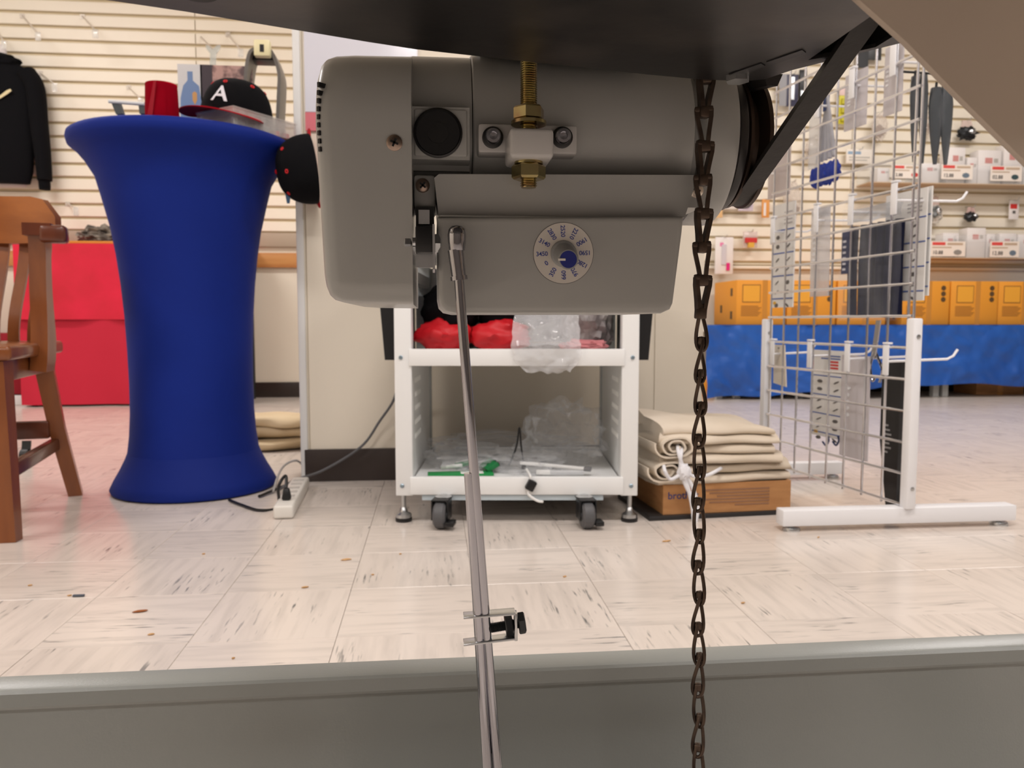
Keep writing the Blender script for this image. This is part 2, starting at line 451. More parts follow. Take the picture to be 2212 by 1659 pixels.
# ceiling fixtures (real lamps above the frame)
M_diff = mat('lamp_diffuser', (245, 244, 240), 0.3)
hous = MB().bb(-0.62, 0.62, -0.16, 0.16, -0.07, 0, 0.006).mesh('housing', M_white)
diff = MB().bb(-0.6, 0.6, -0.14, 0.14, -0.078, -0.071).mesh('diffuser', M_diff)
for x, y in LIGHTS:
    t = thing('ceiling_light', 'white fluorescent ceiling fixture overhead, above the picture', 'ceiling light', (x, y, CEIL-0.001), 'fluorescent ceiling fixtures')
    for nm, me in (('housing', hous), ('diffuser', diff)):
        c = bpy.data.objects.new(nm, me); COL.objects.link(c); c.parent = t
    ld = bpy.data.lights.new('fluorescent_lamp', 'AREA'); ld.shape = 'RECTANGLE'; ld.size = 1.2; ld.size_y = 0.28
    ld.energy = LIGHT_W; ld.color = (1.0, 0.945, 0.925)
    lo = bpy.data.objects.new('fluorescent_lamp', ld); COL.objects.link(lo); lo.parent = t; lo.location = (0, 0, -0.085)

# ================================================================== SEWING STATION (near)
YBAR = 0.57
M_bar = mat('bar_grey_green', (148, 151, 147), 0.3, bump=(500, 0.06))
table = thing('sewing_table', 'grey steel sewing table frame with a cross bar along the bottom of the picture', 'sewing table', (0.03, 0.4, 0))
zt_ = 0.24
prof = [(YBAR+0.024, zt_), (YBAR+0.004, zt_), (YBAR+0.0015, zt_-0.001), (YBAR, zt_-0.003), (YBAR, zt_-0.0125), (YBAR+0.0012, zt_-0.0148),
        (YBAR+0.005, zt_-0.0155), (YBAR+0.006, zt_-0.018), (YBAR+0.006, zt_-0.13), (YBAR+0.024, zt_-0.13)]
MB().loft([[(x, y, z) for y, z in prof] for x in (-0.46, 0.545)]).build('cross_bar', M_bar, table, smooth=25)
for x in (-0.485, 0.57):
    MB().bb(x-0.025, x+0.025, 0.555, 0.605, 0.03, 0.735, 0.004).build('leg', M_bar, table)
    MB().bb(x-0.025, x+0.025, 0.12, 0.66, 0.0, 0.03, 0.004).build('foot', M_bar, table)
    MB().bb(x-0.02, x+0.02, 0.14, 0.60, 0.715, 0.7349, 0.003).build('top_bracket', M_bar, table)
out = [(-0.52, 0.12), (0.60, 0.12), (0.60, 0.605), (0.52, 0.605), (0.52, 0.555), (-0.235, 0.555), (-0.235, 0.34), (-0.44, 0.34), (-0.44, 0.605), (-0.52, 0.605)]
MB().prism([(x, y, 0.735) for x, y in out], (0, 0, 0.03), bevel=0.003).build('table_top', mat('table_laminate', (196, 188, 172), 0.45), table)
# taupe brace hanging at the near right
YC = 0.30
M_taupe = mat('taupe_paint', (184, 168, 152), 0.5, bump=(300, 0.05))
pts = [at_y(*p, YC) for p in ((1825, -30), (1870, 12), (1960, 92), (2060, 195), (2170, 304), (2320, 452))]
pts += [Vector((0.45, YC, pts[-1].z)), Vector((0.45, YC, 0.7345)), Vector((pts[0].x-0.03, YC, 0.7345))]
MB().prism(pts, (0, 0.004, 0), bevel=0.001).build('corner_brace', M_taupe, table)
# treadle below the frame
pedal = thing('treadle', 'grey treadle pedal below the frame, under rod and chain', 'pedal', (0.1, 0.4, 0))
MB().box((0.10, 0.42, 0.055), (0.36, 0.24, 0.012), rot=Matrix.Rotation(R(8), 4, 'X'), bevel=0.003).build('foot_plate', M_darksteel, pedal)
for x in (-0.06, 0.26): MB().bb(x-0.01, x+0.01, 0.41, 0.43, 0.0, 0.05).build('pivot', M_darksteel, pedal)

# ---- oil pan under the machine head
ZP = 0.637
pan = thing('oil_pan', 'dark metal oil pan under the machine head, across the top of the picture', 'oil pan', (0.05, 0.3, ZP))
outl = [(-0.150, 0.10), (-0.152, 0.33), (-0.146, 0.352), (-0.1378, 0.3635), (-0.1083, 0.3732), (-0.0631, 0.391), (-0.03, 0.404), (-0.0073, 0.412),
        (0.0662, 0.4287), (0.12, 0.440), (0.1512, 0.4455), (0.178, 0.4465), (0.188, 0.442), (0.196, 0.425), (0.216, 0.398), (0.236, 0.372), (0.24, 0.10)]
slot = [(0.197, 0.335), (0.2215, 0.335), (0.2215, 0.392), (0.2145, 0.402), (0.197, 0.41)]
slot2 = [(0.176, 0.412), (0.186, 0.392), (0.190, 0.396), (0.181, 0.417)]
def hole(l): return [(x, y, ZP) for x, y in l]
M_pan = mat('dark_pan', (27, 25, 25), 0.36, 0.2, var=(8, (74, 67, 62), 0.48, 0.74, (1, 1.6, 1)), bump=(35, 0.15))  # paler noise patches: smudges plus reflections painted into the colour
pb_ = MB()
for poly in (outl[:14]+[(0.197, 0.4236), (0.197, 0.10)], [(0.197, 0.10), (0.2215, 0.10), (0.2215, 0.335), (0.197, 0.335)], [(0.2215, 0.10), (0.24, 0.10), (0.236, 0.372), (0.2215, 0.391)],
             [(0.197, 0.408), (0.2145, 0.3935), (0.2215, 0.386), (0.2215, 0.391), (0.216, 0.398), (0.197, 0.4236)]):
    pb_.prism(hole(poly), (0, 0, 0.002))
pb_.build('pan_bottom', M_pan, pan, smooth=20)
MB().prism([(x, y, ZP-0.0006) for x, y in slot2], (0, 0, 0.0007)).build('dark_slot_plate', M_black, pan)  # thin black plates paint in the dark of openings in the pan
MB().prism([(x-0.012, y+0.022, ZP-0.0006) for x, y in slot2], (0, 0, 0.0007)).build('dark_slot_plate', M_black, pan)
ring = outl; wal = MB()
n = len(ring)
inn = []
for i in range(n):
    a, b, c = (Vector(ring[i-1]), Vector(ring[i]), Vector(ring[(i+1) % n]))
    t = (c-a).normalized(); inn.append(b + Vector((t.y, -t.x))*(-0.002) if False else b + Vector((-t.y, t.x))*0)
wal.loft([[(x, y, ZP+0.001) for x, y in ring], [(x, y, ZP+0.05) for x, y in ring]], caps=False)
bmesh.ops.recalc_face_normals(wal.bm, faces=wal.bm.faces[:])
bmesh.ops.solidify(wal.bm, geom=wal.bm.faces[:], thickness=0.0015)
wal.build('pan_wall', M_pan, pan)
MB().prism([(x*0.985+0.0006, y*0.985, ZP+0.0505) for x, y in outl], (0, 0, 0.0005)).build('inner_lining', mat('pan_lining', (16, 14, 13), 0.7), pan)
for x in (-0.13, 0.22):
    MB().cyl((x, 0.2, ZP+0.045), (x, 0.2, 0.7349), 0.006, seg=12).build('hanger_pin', M_darksteel, pan)
MB().lathe([(0.0, -0.004), (0.008, -0.0035), (0.010, 0.0)], (-0.095, 0.345, ZP)).build('drain_plug', mat('pan_lining2', (20, 17, 16), 0.6), pan)

# ---- servo motor
AY, AZ = 0.535, 0.621
motor = thing('servo_motor', 'grey servo motor with numbered speed dial hanging under the table', 'motor', (0.08, 0.53, at_y(1200, 678, 0.452).z))
def mx(px, y=0.48): return at_y(px, 300, y).x
def mz(py, y=0.48, px=1150): return at_y(px, py, y).z
# fan cover at the left end
xr, xl = mx(889, 0.457), mx(680, 0.457)
y0, y1 = 0.455, 0.615; z1, z0 = at_y(800, 97, 0.475).z, at_y(800, 657, 0.457).z
def rrect(y0, y1, z0, z1, rt, rb, n=6):
    p = []
    for cy, cz, r, a in ((y1-rt, z1-rt, rt, 0), (y0+rt, z1-rt, rt, PI/2), (y0+rb, z0+rb, rb, PI), (y1-rb, z0+rb, rb, 1.5*PI)):
        p += [(cy+r*math.cos(a+PI/2*i/n), cz+r*math.sin(a+PI/2*i/n)) for i in range(n+1)]
    return p
base_r = rrect(y0, y1, z0, z1, 0.045, 0.012); cy, cz = (y0+y1)/2, (z0+z1)/2
def capring(x, s, dz=0): return [(x, cy+(y-cy)*s, cz+(z-cz)*s+dz) for y, z in base_r]
rings = [capring(xr, 1), capring(xl+0.02, 0.995), capring(xl+0.009, 0.985), capring(xl+0.004, 0.965), capring(xl+0.0012, 0.93), capring(xl-0.0004, 0.88), capring(xl-0.003, 0.6), capring(xl-0.004, 0.2)]
# lower left corner leans in a little, as the cover tapers downwards
rings = [[(x + max(0, (cz-z))*0.06*(1 if i > 0 else 0.0), y, z) for x, y, z in r] for i, r in enumerate(rings)]
cover = MB().loft(rings).build('fan_cover', M_motor, motor, smooth=30)
for i in range(9):
    zz = mz(195+i*17, 0.47, 690)
    bow = 0.0025*math.sin(PI*(i+1)/10)
    MB().box((xl+0.0046-bow*0.3+max(0, cz-zz)*0.06, 0.4612, zz), (0.0016, 0.007, 0.0026), rot=Matrix.Rotation(R(-40), 4, 'Z')).build('vent_slot', M_black, cover)
def screw(px, py, y, r, name, m, parent, ang=0.4):
    c = at_y(px, py, y)
    h = MB().lathe([(r, 0.0), (r, -0.0008), (r*0.75, -0.0016), (0.0, -0.0019)], c, 'Y', 20).build(name, m, parent)
    k = MB()
    for a in (ang, ang+PI/2):
        k.box((c.x, c.y-0.0018, c.z), (r*1.05, 0.0006, r*0.26), rot=Matrix.Rotation(a, 4, 'Y'))
    k.build('cross_recess', M_black, h)
    return h
M_copper = mat('nickel_copper', (150, 132, 120), 0.32, 0.9)
screw(852, 309, 0.4552, 0.0045, 'screw', M_copper, cover)
# barrel
MB().lathe([(0.049, mx(884)), (0.050, mx(888)), (0.050, mx(1021))], (0, AY, AZ), 'X', 64).build('barrel_section', M_motor, motor, smooth=30)
MB().lathe([(0.0508, mx(1023)), (0.0515, mx(1026)), (0.0515, mx(1505)), (0.046, mx(1512)), (0.046, mx(1530))], (0, AY, AZ), 'X', 64).build('barrel', M_motor, motor, smooth=30)
MB().lathe([(0.0494, mx(1020)), (0.0494, mx(1024))], (0, AY, AZ), 'X', 48).build('seam', M_black, motor)
bx0 = mx(1536)
bell = MB().lathe([(0.046, bx0-0.004), (0.0535, bx0-0.002), (0.0545, bx0), (0.0545, bx0+0.0165), (0.053, bx0+0.0192), (0.049, bx0+0.0205), (0.02, bx0+0.021)], (0, AY, AZ), 'X', 64).build('end_bell', M_motor, motor, smooth=35)
pxx = bx0+0.0225
MB().lathe([(0.02, pxx-0.002), (0.0435, pxx), (0.0445, pxx+0.0012), (0.0445, pxx+0.005), (0.044, pxx+0.0062), (0.040, pxx+0.0068)], (0, AY, AZ), 'X', 56).build('seal_ring', mat('dark_ring', (48, 46, 46), 0.4), motor, smooth=35)
GX = pxx+0.0155
pulley = MB().lathe([(0.038, pxx+0.007), (0.0425, pxx+0.0085), (0.0425, pxx+0.0105), (0.033, GX-0.002), (0.033, GX+0.002), (0.0425, GX+0.0052), (0.0425, GX+0.0078), (0.03, GX+0.0085)], (0, AY, AZ), 'X', 56).build('pulley', mat('pulley_brown', (66, 52, 44), 0.4, 0.5), motor, smooth=35)
# seam plate and rectangular upper boss
pa, pb = at_y(889, 228, 0.472), at_y(1015, 345, 0.472)
boss = MB().prism([(pa.x, 0.4735, pb.z), (pb.x, 0.4735, pb.z), (pb.x, 0.4735, pa.z), (pa.x, 0.4735, pa.z)], (0, 0.05, 0)).bb(pa.x+0.0015, pb.x-0.0015, 0.472, 0.49, pb.z+0.0015, pa.z-0.0015, 0.0012).build('brush_boss', M_motor, motor)
c = at_y(946, 288, 0.472)
MB().lathe([(0.0143, -0.0002), (0.0143, -0.0016), (0.0132, -0.0022), (0.0126, -0.0012), (0.0, -0.001)], c, 'Y', 40).build('brush_plug', M_black, boss)
MB().lathe([(0.006, -0.0010), (0.006, -0.0018), (0.0, -0.0018)], c, 'Y', 24).build('plug_centre', mat('black_plug', (12, 12, 13), 0.5), boss)
MB().bb(mx(888), mx(1016), 0.4905, 0.53, mz(352), mz(366)).build('ledge', M_motor, motor)
# bracket with two bolts
pa, pb = at_y(1033, 266, 0.474), at_y(1247, 334, 0.474)
plate = MB().bb(pa.x, pb.x, 0.474, 0.50, pb.z, pa.z, 0.0015).build('mounting_bracket', mat('motor_light_paint', (188, 186, 184), 0.4, coat=0.2), motor)
ba, bb_ = at_y(1101, 275, 0.4455), at_y(1196, 343, 0.4455)
MB().bb(ba.x, bb_.x, 0.4445, 0.476, bb_.z, ba.z, 0.0025, 3).build('bracket_block', MATS['motor_light_paint'], plate)
for px in (1064, 1214):
    c = at_y(px, 298, 0.474)
    MB().lathe([(0.0062, -0.0001), (0.0062, -0.0022), (0.0055, -0.0026), (0.0, -0.0026)], c, 'Y', 28).build('washer', M_black, plate)
    bt = MB().lathe([(0.0046, -0.002), (0.0046, -0.0056), (0.004, -0.0064), (0.0024, -0.0066), (0.0022, -0.0048), (0.0, -0.0045)], c, 'Y', 24).build('bolt', M_chrome, plate)
# hanger bolt with nuts and washers
bc = at_y(1142, 300, 0.4560); HX, HY = bc.x, 0.4560
def zz(py): return at_y(1142, py, HY).z
def thread(z0, z1, r, p=0.00125):
    n = int((z1-z0)/p); out = [(r*0.86, z0)]
    for i in range(n): out += [(r*0.86, z0+p*i+p*0.1), (r, z0+p*(i+0.5)), (r*0.86, z0+p*(i+0.95))]
    return out
bolt = MB().lathe([(0.0, zz(407)), (0.0042, zz(406))] + thread(zz(404), 0.73, 0.0049) + [(0.0042, 0.7349)], (HX, HY, 0), 'Z', 20).build('hanger_bolt', M_gold, motor)
def hexnut(c, ax, r, h, name, m, parent, rot=0.0, ch=0.12):
    """hexagon along axis ax from c, chamfered"""
    c = Vector(c); ax = Vector(ax).normalized(); q = ax.to_track_quat('Z', 'Y').to_matrix()
    def rg(rr, hh): return [c + q @ Vector((rr*math.cos(rot+PI/3*i), rr*math.sin(rot+PI/3*i), hh)) for i in range(6)]
    return MB().loft([rg(r*(1-ch), 0), rg(r, h*ch*1.2), rg(r, h*(1-ch*1.2)), rg(r*(1-ch), h)]).build(name, m, parent, smooth=0)
hexnut((HX, HY, zz(262)), (0, 0, 1), 0.0091, zz(231)-zz(262), 'nut', M_gold, bolt, 0.22)
hexnut((HX, HY, zz(388)), (0, 0, 1), 0.0098, zz(356)-zz(388), 'nut', M_gold, bolt, -0.05)
MB().lathe([(0.0101, zz(270)), (0.0101, zz(263))], (HX, HY, 0), 'Z', 32).build('washer', M_gold, bolt)
MB().lathe([(0.0101, zz(348)), (0.0101, zz(342))], (HX, HY, 0), 'Z', 32).build('washer', mat('pink_zinc', (206, 164, 138), 0.3, 1.0), bolt)
MB().lathe([(0.0082, zz(355.5)), (0.0082, zz(348.5))], (HX, HY, 0), 'Z', 32).build('spring_washer', M_gold, bolt)
MB().bb(0.03, 0.13, 0.48, 0.55, 0.668, 0.7349, 0.003).build('hinge_block', M_darksteel, motor)
# control box
Y2, Y3 = 0.468, 0.455
def P3(l, y): return [at_y(px, py, y) for px, py in l]
up = P3([(938, 384), (948, 376), (1508, 378), (1479, 470), (948, 470)], Y2)
box = MB().prism(up[::-1], (0, 0.085, 0)).build('control_box', M_motor, motor)
lo_ = P3([(944, 468), (1479, 466), (1476, 500), (1456, 655), (1450, 668), (1430, 677), (985, 677), (962, 672), (950, 660), (946, 640)], Y3)
b = MB().prism([Vector((p.x, Y3+0.11, p.z)) for p in lo_], (0, -0.11, 0), bevel=0.0035, seg=3)
b.build('front_case', M_motor, box, smooth=35)
# ledge between barrel seam and case
MB().bb(at_y(948, 466, Y3).x, at_y(1470, 466, Y3).x, Y3+0.004, Y2+0.02, mz(470, Y3), mz(464, Y3), 0.0012).build('case_ledge', M_motor, box)
# left and right ears with screws
ea, eb = at_y(893, 377, 0.478), at_y(941, 452, 0.478)
MB().bb(ea.x, eb.x, 0.4775, 0.52, eb.z, ea.z, 0.002).build('ear', M_motor, motor)
screw(913, 401, 0.4774, 0.0042, 'screw', M_copper, motor, 0.7)
ea, eb = at_y(1484, 379, 0.474), at_y(1530, 449, 0.474)
MB().prism([(ea.x, 0.474, ea.z), (eb.x, 0.474, ea.z), (eb.x, 0.474, eb.z+0.004), (eb.x-0.004, 0.474, eb.z), (ea.x, 0.474, eb.z)], (0, 0.06, 0)).build('ear', M_motor, motor)
screw(1503, 411, 0.4738, 0.0046, 'screw', mat('nickel', (222, 210, 196), 0.3, 0.7), motor, 0.3)
# speed dial
dc = at_y(1217, 547, Y3)
dial = MB().lathe([(0.0174, -0.0001), (0.0174, -0.0004), (0.0, -0.0004)], dc, 'Y', 64).build('speed_dial', mat('dial_plate', (204, 198, 190), 0.4), motor, smooth=30)
MB().lathe([(0.0177, -0.00005), (0.0177, -0.0002), (0.0, -0.0002)], dc, 'Y', 64).build('dial_rim', mat('rim_grey', (90, 90, 88), 0.5), dial)
def rot_text(mb, s, cx, cz, rad, ang, size, y):
    a = ang-PI; ca, sa = math.cos(a), math.sin(a)
    ox, oz = cx+rad*math.cos(ang), cz+rad*math.sin(ang)
    mb.text(s, size, lambda u, v, w: Vector((ox+u*ca-v*sa, y-w, oz+u*sa+v*ca)), extrude=0.00005, space=0.95)
td = MB()
nums = ['3450', '3140', '2830', '2520', '2210', '1900', '1590', '1280', '970', '660', '350', '0']
for i, s in enumerate(nums):
    a = PI + R(3) - i*R(30.2)
    rot_text(td, s, dc.x, dc.z, 0.0126 if len(s) > 1 else 0.0115, a, 0.0036 if len(s) > 3 else 0.0037, Y3-0.00048)
td.build('dial_numbers', M_ink_blue, dial, smooth=0, normals=False)
def tilt(mb):
    for v in mb.bm.verts:
        d_ = dc.y-v.co.y; v.co.z -= d_*0.34; v.co.x += d_*0.05
    return mb
kn = tilt(MB().lathe([(0.0076, -0.0004), (0.0076, -0.0022), (0.0070, -0.0026), (0.0064, -0.0028), (0.0060, -0.0125), (0.0053, -0.0133), (0.0, -0.0133)], dc, 'Y', 40)).build('knob', mat('knob_grey', (146, 147, 146), 0.45), dial, smooth=35)
tilt(MB().lathe([(0.0048, -0.0131), (0.0048, -0.0136), (0.0, -0.0136)], dc, 'Y', 32)).build('knob_cap', mat('knob_blue', (22, 34, 120), 0.5), kn)
tilt(MB().bb(dc.x-0.0058, dc.x-0.0018, dc.y-0.0141, dc.y-0.0131, dc.z-0.0006, dc.z+0.0006)).build('knob_pointer', mat('pointer_white', (226, 220, 210), 0.5), kn)
# lever and links at the left of the box
YLv = 0.452
def rb(p0, p1, ya, yb): a = at_y(*p0, ya); b = at_y(*p1, ya); return (a.x, b.x, ya, yb, b.z, a.z)
lever = MB().bb(*rb((897, 487), (936, 546), YLv, YLv+0.03), 0.001).bb(*rb((898, 446), (938, 490), YLv+0.02, YLv+0.05)).build('control_lever', M_black, motor)
MB().bb(*rb((904, 453), (928, 484), YLv+0.017, YLv+0.0198)).build('lever_plate', M_zinc, lever)
MB().bb(*rb((934, 484), (940, 582), YLv-0.001, YLv+0.03)).bb(*rb((898, 546), (936, 578), YLv+0.012, YLv+0.014)).build('lever_tab', M_zinc, lever)
xa = at_y(862, 524, YLv+0.006); xb = at_y(975, 524, YLv+0.006)
MB().cyl((xa.x, YLv+0.008, xa.z), (xb.x, YLv+0.008, xb.z), 0.0030, seg=20).build('stud', M_zinc, lever)
hexnut((at_y(873, 524, YLv+0.006).x, YLv+0.008, xa.z), (1, 0, 0), 0.0062, 0.0045, 'nut', M_zinc, lever, 0.2)
hexnut((at_y(938, 524, YLv+0.006).x, YLv+0.008, xa.z), (1, 0, 0), 0.0060, 0.0040, 'nut', M_zinc, lever, 0.1)
# belt
C2 = Vector((AY, AZ)); rB = 0.0375
Bq = at_x(1800, 140, GX); B2 = Vector((Bq.y, Bq.z)); d = C2-B2; D = d.length; base = math.atan2(d.y, d.x); da = math.asin(rB/D); Lt = math.sqrt(D*D-rB*rB)
tl = B2 + Vector((math.cos(base-da), math.sin(base-da)))*Lt
tu = B2 + Vector((math.cos(base+da), math.sin(base+da)))*Lt
a0 = math.atan2(tl.y-C2.y, tl.x-C2.x); a1 = math.atan2(tu.y-C2.y, tu.x-C2.x)
if a1 < a0: a1 += 2*PI
dl = (B2-tl).normalized()
path = [B2+dl*0.12, B2+dl*0.06, B2, (B2+tl)/2, tl] + [C2+Vector((math.cos(a0+(a1-a0)*i/24), math.sin(a0+(a1-a0)*i/24)))*rB for i in range(1, 25)] + [tu+Vector((math.cos(base+da+PI), math.sin(base+da+PI)))*0.05]
belt = MB(); rg = []
for i, p in enumerate(path):
    t = (path[min(i+1, len(path)-1)]-path[max(i-1, 0)]).normalized(); nn = Vector((-t.y, t.x))
    # v-section: wide outside, narrow inside (nn points inwards here)
    rg.append([(GX-0.0060, p.x-nn.x*0.0035, p.y-nn.y*0.0035), (GX+0.0060, p.x-nn.x*0.0035, p.y-nn.y*0.0035), (GX+0.0034, p.x+nn.x*0.0035, p.y+nn.y*0.0035), (GX-0.0034, p.x+nn.x*0.0035, p.y+nn.y*0.0035)])
tag(belt.loft(rg).build('drive_belt', M_rubber, smooth=30), 'black rubber drive belt running from the motor pulley up to the pan slot', 'belt')
# bolt head on the rear of the pan, above the end bell
c = at_y(1578, 181, 0.4475)
MB().cyl((c.x, 0.437, c.z-0.002), (c.x, 0.437, ZP), 0.0066, seg=6).build('bolt_head', M_zinc, pan, smooth=0)

# ---- pitman rod
YR = 0.446
rod = thing('pitman_rod', 'chrome pedal rod with ball joint and clamp, from motor lever down to the treadle', 'rod', (at_y(1040, 1200, YR).x, YR, 0.06))
def rline(p, z=None):
    return at_y(*p, YR)
A, Bt = rline((990, 600)), rline((1074, 1659)); k = (Bt-A)/(Bt.z-A.z); E1 = A + k*(0.07-A.z)
MB().cyl(A+Vector((0, 0, 0.004)), E1, 0.0028, seg=20).build('upper_rod', M_chrome, rod)
A2, B2_ = rline((1013, 1022)), rline((1053, 1659)); k2 = (B2_-A2)/(B2_.z-A2.z)
MB().cyl(A2, A2+k2*(0.07-A2.z), 0.0029, seg=20).build('lower_rod', M_chrome, rod)
s0, s1 = rline((984, 540)), rline((992, 604))
MB().cyl(s0, s1, 0.0044, 0.0041, seg=24).cyl(s1-(s1-s0)*0.12, s1+(s1-s0)*0.02, 0.0048, seg=24).build('socket', M_chrome, rod)
bc = rline((987, 512))
MB().lathe([(0.0, 0.0066), (0.0030, 0.0060), (0.0047, 0.0042), (0.0052, 0.001), (0.0050, -0.003), (0.0044, -0.0075), (0.0, -0.0076)], bc, 'Z', 28).build('ball_joint', M_chrome, rod)
cl = thing('rod_clamp', 'small zinc clamp with a bolt, gripping the two chrome rods', 'clamp', rline((1060, 1392)))
def plank(py0, py1, px0=1001, px1=1112):
    a, b = rline((px0, py0)), rline((px1, py1))
    return [(a.x, YR-0.0036, a.z), (b.x, YR-0.0036, b.z), (b.x, YR+0.0036, b.z+0.0008), (a.x, YR+0.0036, a.z+0.0008)]
for p in ((1333, 1324), (1391, 1378)):
    q = plank(*p); MB().prism(q, (0, 0, 0.0012), bevel=0.0003).build('clamp_plate', M_zinc, cl)
a, b_ = rline((1110, 1322)), rline((1117, 1380))
MB().bb(a.x, b_.x, YR-0.0036, YR+0.0036, b_.z, a.z, 0.0005).build('clamp_back', M_zinc, cl)
c0, c1 = rline((1058, 1357)), rline((1124, 1346))
ax = (c1-c0).normalized()
q = ax.to_track_quat('Z', 'Y').to_matrix(); tp = thread(0, (c1-c0).length, 0.0030, 0.0009); tm = MB()
tm.loft([[c0 + q @ Vector((r*math.cos(2*PI*i/16), r*math.sin(2*PI*i/16), h)) for i in range(16)] for r, h in tp])
tm.build('clamp_bolt', M_darksteel, cl)
hexnut(rline((1091, 1352)), ax, 0.0066, 0.0046, 'nut', M_darksteel, cl, 0.2)
hexnut(rline((1119, 1347)), ax, 0.0066, 0.0042, 'bolt_head', M_darksteel, cl, 0.5)

# ---- chain
YCH = 0.4575
M_chain = mat('chain_brown', (84, 70, 60), 0.42, 0.75, var=(90, (56, 46, 40), 0.4, 0.7))
chain = thing('chain', 'dark brown link chain hanging in front of the motor pulley', 'chain', (at_y(1510, 1100, YCH).x, YCH, 0.07))
pitch = 0.0202
def link_flat():
    # stamped link: two arms wide apart at the top, folded together at the bottom
    m = MB()
    for s in (-1, 1):
        m.strip([(s*0.0043, 0, 0.0105), (s*0.0040, 0, 0.006), (s*0.0024, 0, -0.003), (s*0.0014, 0, -0.0105)], (0, 1, 0), [0.0036, 0.0042, 0.0046, 0.005], 0.0024)
    m.box((0, 0, 0.0104), (0.0108, 0.0042, 0.0036), bevel=0.0009)
    m.box((0, 0, -0.0108), (0.0062, 0.0056, 0.0066), bevel=0.001)
    return m.mesh('link', M_chain, 40)
def link_wire():
    # bent wire loop, narrow on top and wide at the bottom, thickened end
    pts = []
    for i in range(28):
        t = 2*PI*i/28; z = 0.0136*math.cos(t); wdt = 0.0019+0.0020*(0.5-z/0.0272)
        pts.append((wdt*math.sin(t), 0.0016*math.sin(2*t), z))
    m = MB().tube(pts, 0.00115, 8, closed=True)
    m.box((0, 0, 0.0120), (0.0044, 0.0040, 0.0050), bevel=0.001)
    return m.mesh('link', M_chain, 50)
LF, LW = link_flat(), link_wire()
top = at_y(1523, 205, YCH)
zc = top.z+pitch; i = 0
while zc > 0.085:
    # sideways drift of the hanging chain
    py = 695+(CAMZ-zc)/YCH*1700*0.985
    px = 1523 - 13*min(1, max(0, (py-200)/800)) - 2*max(0, (py-1000)/650)
    o = bpy.data.objects.new('link', LF if py < 640 else LW); COL.objects.link(o); o.parent = chain
    p = Vector((at_y(px, py, YCH).x, YCH, zc)); o.location = p-chain.location
    o.rotation_euler = (0, R((3 if i % 2 else -3)), R(8 if i % 2 else -14) + (0 if py < 640 else R(12*math.sin(i*0.8))) + (R(25) if 640 <= py < 860 else 0))
    zc -= pitch*0.965; i += 1

# ================================================================== BLUE COCKTAIL TABLE AND WHAT STANDS ON IT
fr = at_z(425, 1088, 0); dv = Vector((fr.x, fr.y, 0)).normalized()
TC = Vector((fr.x, fr.y, 0)) + dv*0.238
_fp = TC - dv*0.31; ZT = at_y(395, 250, _fp.y).z; KR = 0.868
ct = thing('cocktail_table', 'tall round cocktail table in a royal blue stretch cover', 'table', TC)
prof = [(0.0, ZT), (0.352, ZT), (0.363, ZT-0.006), (0.366, ZT-0.018), (0.361, ZT-0.034), (0.337, 1.015), (0.314, 0.99), (0.284, 0.945), (0.260, 0.885), (0.238, 0.80), (0.224, 0.72),
        (0.213, 0.63), (0.205, 0.53), (0.201, 0.43), (0.199, 0.33), (0.200, 0.24), (0.205, 0.17), (0.213, 0.115)]
M_blue = mat('blue_spandex', (4, 38, 132), 0.7, bump=(420, 0.12), var=(3, (4, 34, 124), 0.35, 0.7), spec=0.25)
prof = [(r*KR*(1 if z < 0.9 else 0.975), z) for r, z in ([(0.0, ZT), (0.352, ZT), (0.363, ZT-0.006), (0.366, ZT-0.018), (0.361, ZT-0.034)] + [(r, 0.115+(z-0.115)*(ZT-0.051-0.115)/0.9) for r, z in prof[5:]])]
MB().lathe(prof[::-1], TC, 'Z', 72).build('stretch_cover', M_blue, ct, smooth=50)
MB().lathe([(r*0.9 if z < 0.05 else r*(0.9-0.032*(z-0.05)/0.0655), z) for r, z in [(0.0, 0.004), (0.258, 0.004), (0.262, 0.012), (0.250, 0.035), (0.233, 0.065), (0.220, 0.095), (0.2135, 0.1155)]], TC, 'Z', 72).build('hem_band', mat('blue_hem', (4, 34, 122), 0.7, bump=(420, 0.12), spec=0.25), ct, smooth=50)

def yb(px, y): return lambda py: at_y(px, py, y)
# red felt cone
c = at_y(350, 220, 2.20); r_ = 0.5*(at_y(388, 220, 2.20).x-at_y(314, 220, 2.20).x); zt2 = at_y(350, 184, 2.20).z
fz = thing('red_felt_roll', 'rolled red felt cylinder on the blue table, left of the leaflet', 'felt roll', (c.x, c.y, ZT))
ps = []
for i in range(46):
    a = R(-60) - i*R(380)/45; rr = r_*(1.0-0.05*i/45)
    ps.append((c.x+rr*math.cos(a), c.y+rr*math.sin(a)))
M_felt = mat('red_felt', (186, 6, 36), 0.9, bump=(300, 0.25), spec=0.1)
lo_r = [(x, y, ZT+0.001) for x, y in ps]; hi_r = [(c.x+(x-c.x)*0.93, c.y+(y-c.y)*0.93, zt2) for x, y in ps]
f = MB().loft([lo_r, hi_r], caps=False, closed=False); bmesh.ops.solidify(f.bm, geom=f.bm.faces[:], thickness=0.003)
f.build('felt_sheet', M_felt, fz)
MB().prism([(c.x+r_*0.9*math.cos(2*PI*i/24), c.y+r_*0.9*math.sin(2*PI*i/24), zt2-0.003) for i in range(24)], (0, 0, 0.004)).build('felt_lid', M_felt, fz)
fl = [(c.x-r_*0.55, c.y-r_*1.02, ZT+0.002), (c.x-r_*0.1, c.y-r_*1.09, zt2-0.004), (c.x+r_*0.05, c.y-r_*1.09, zt2-0.003), (c.x-r_*0.25, c.y-r_*1.03, ZT+0.002)]
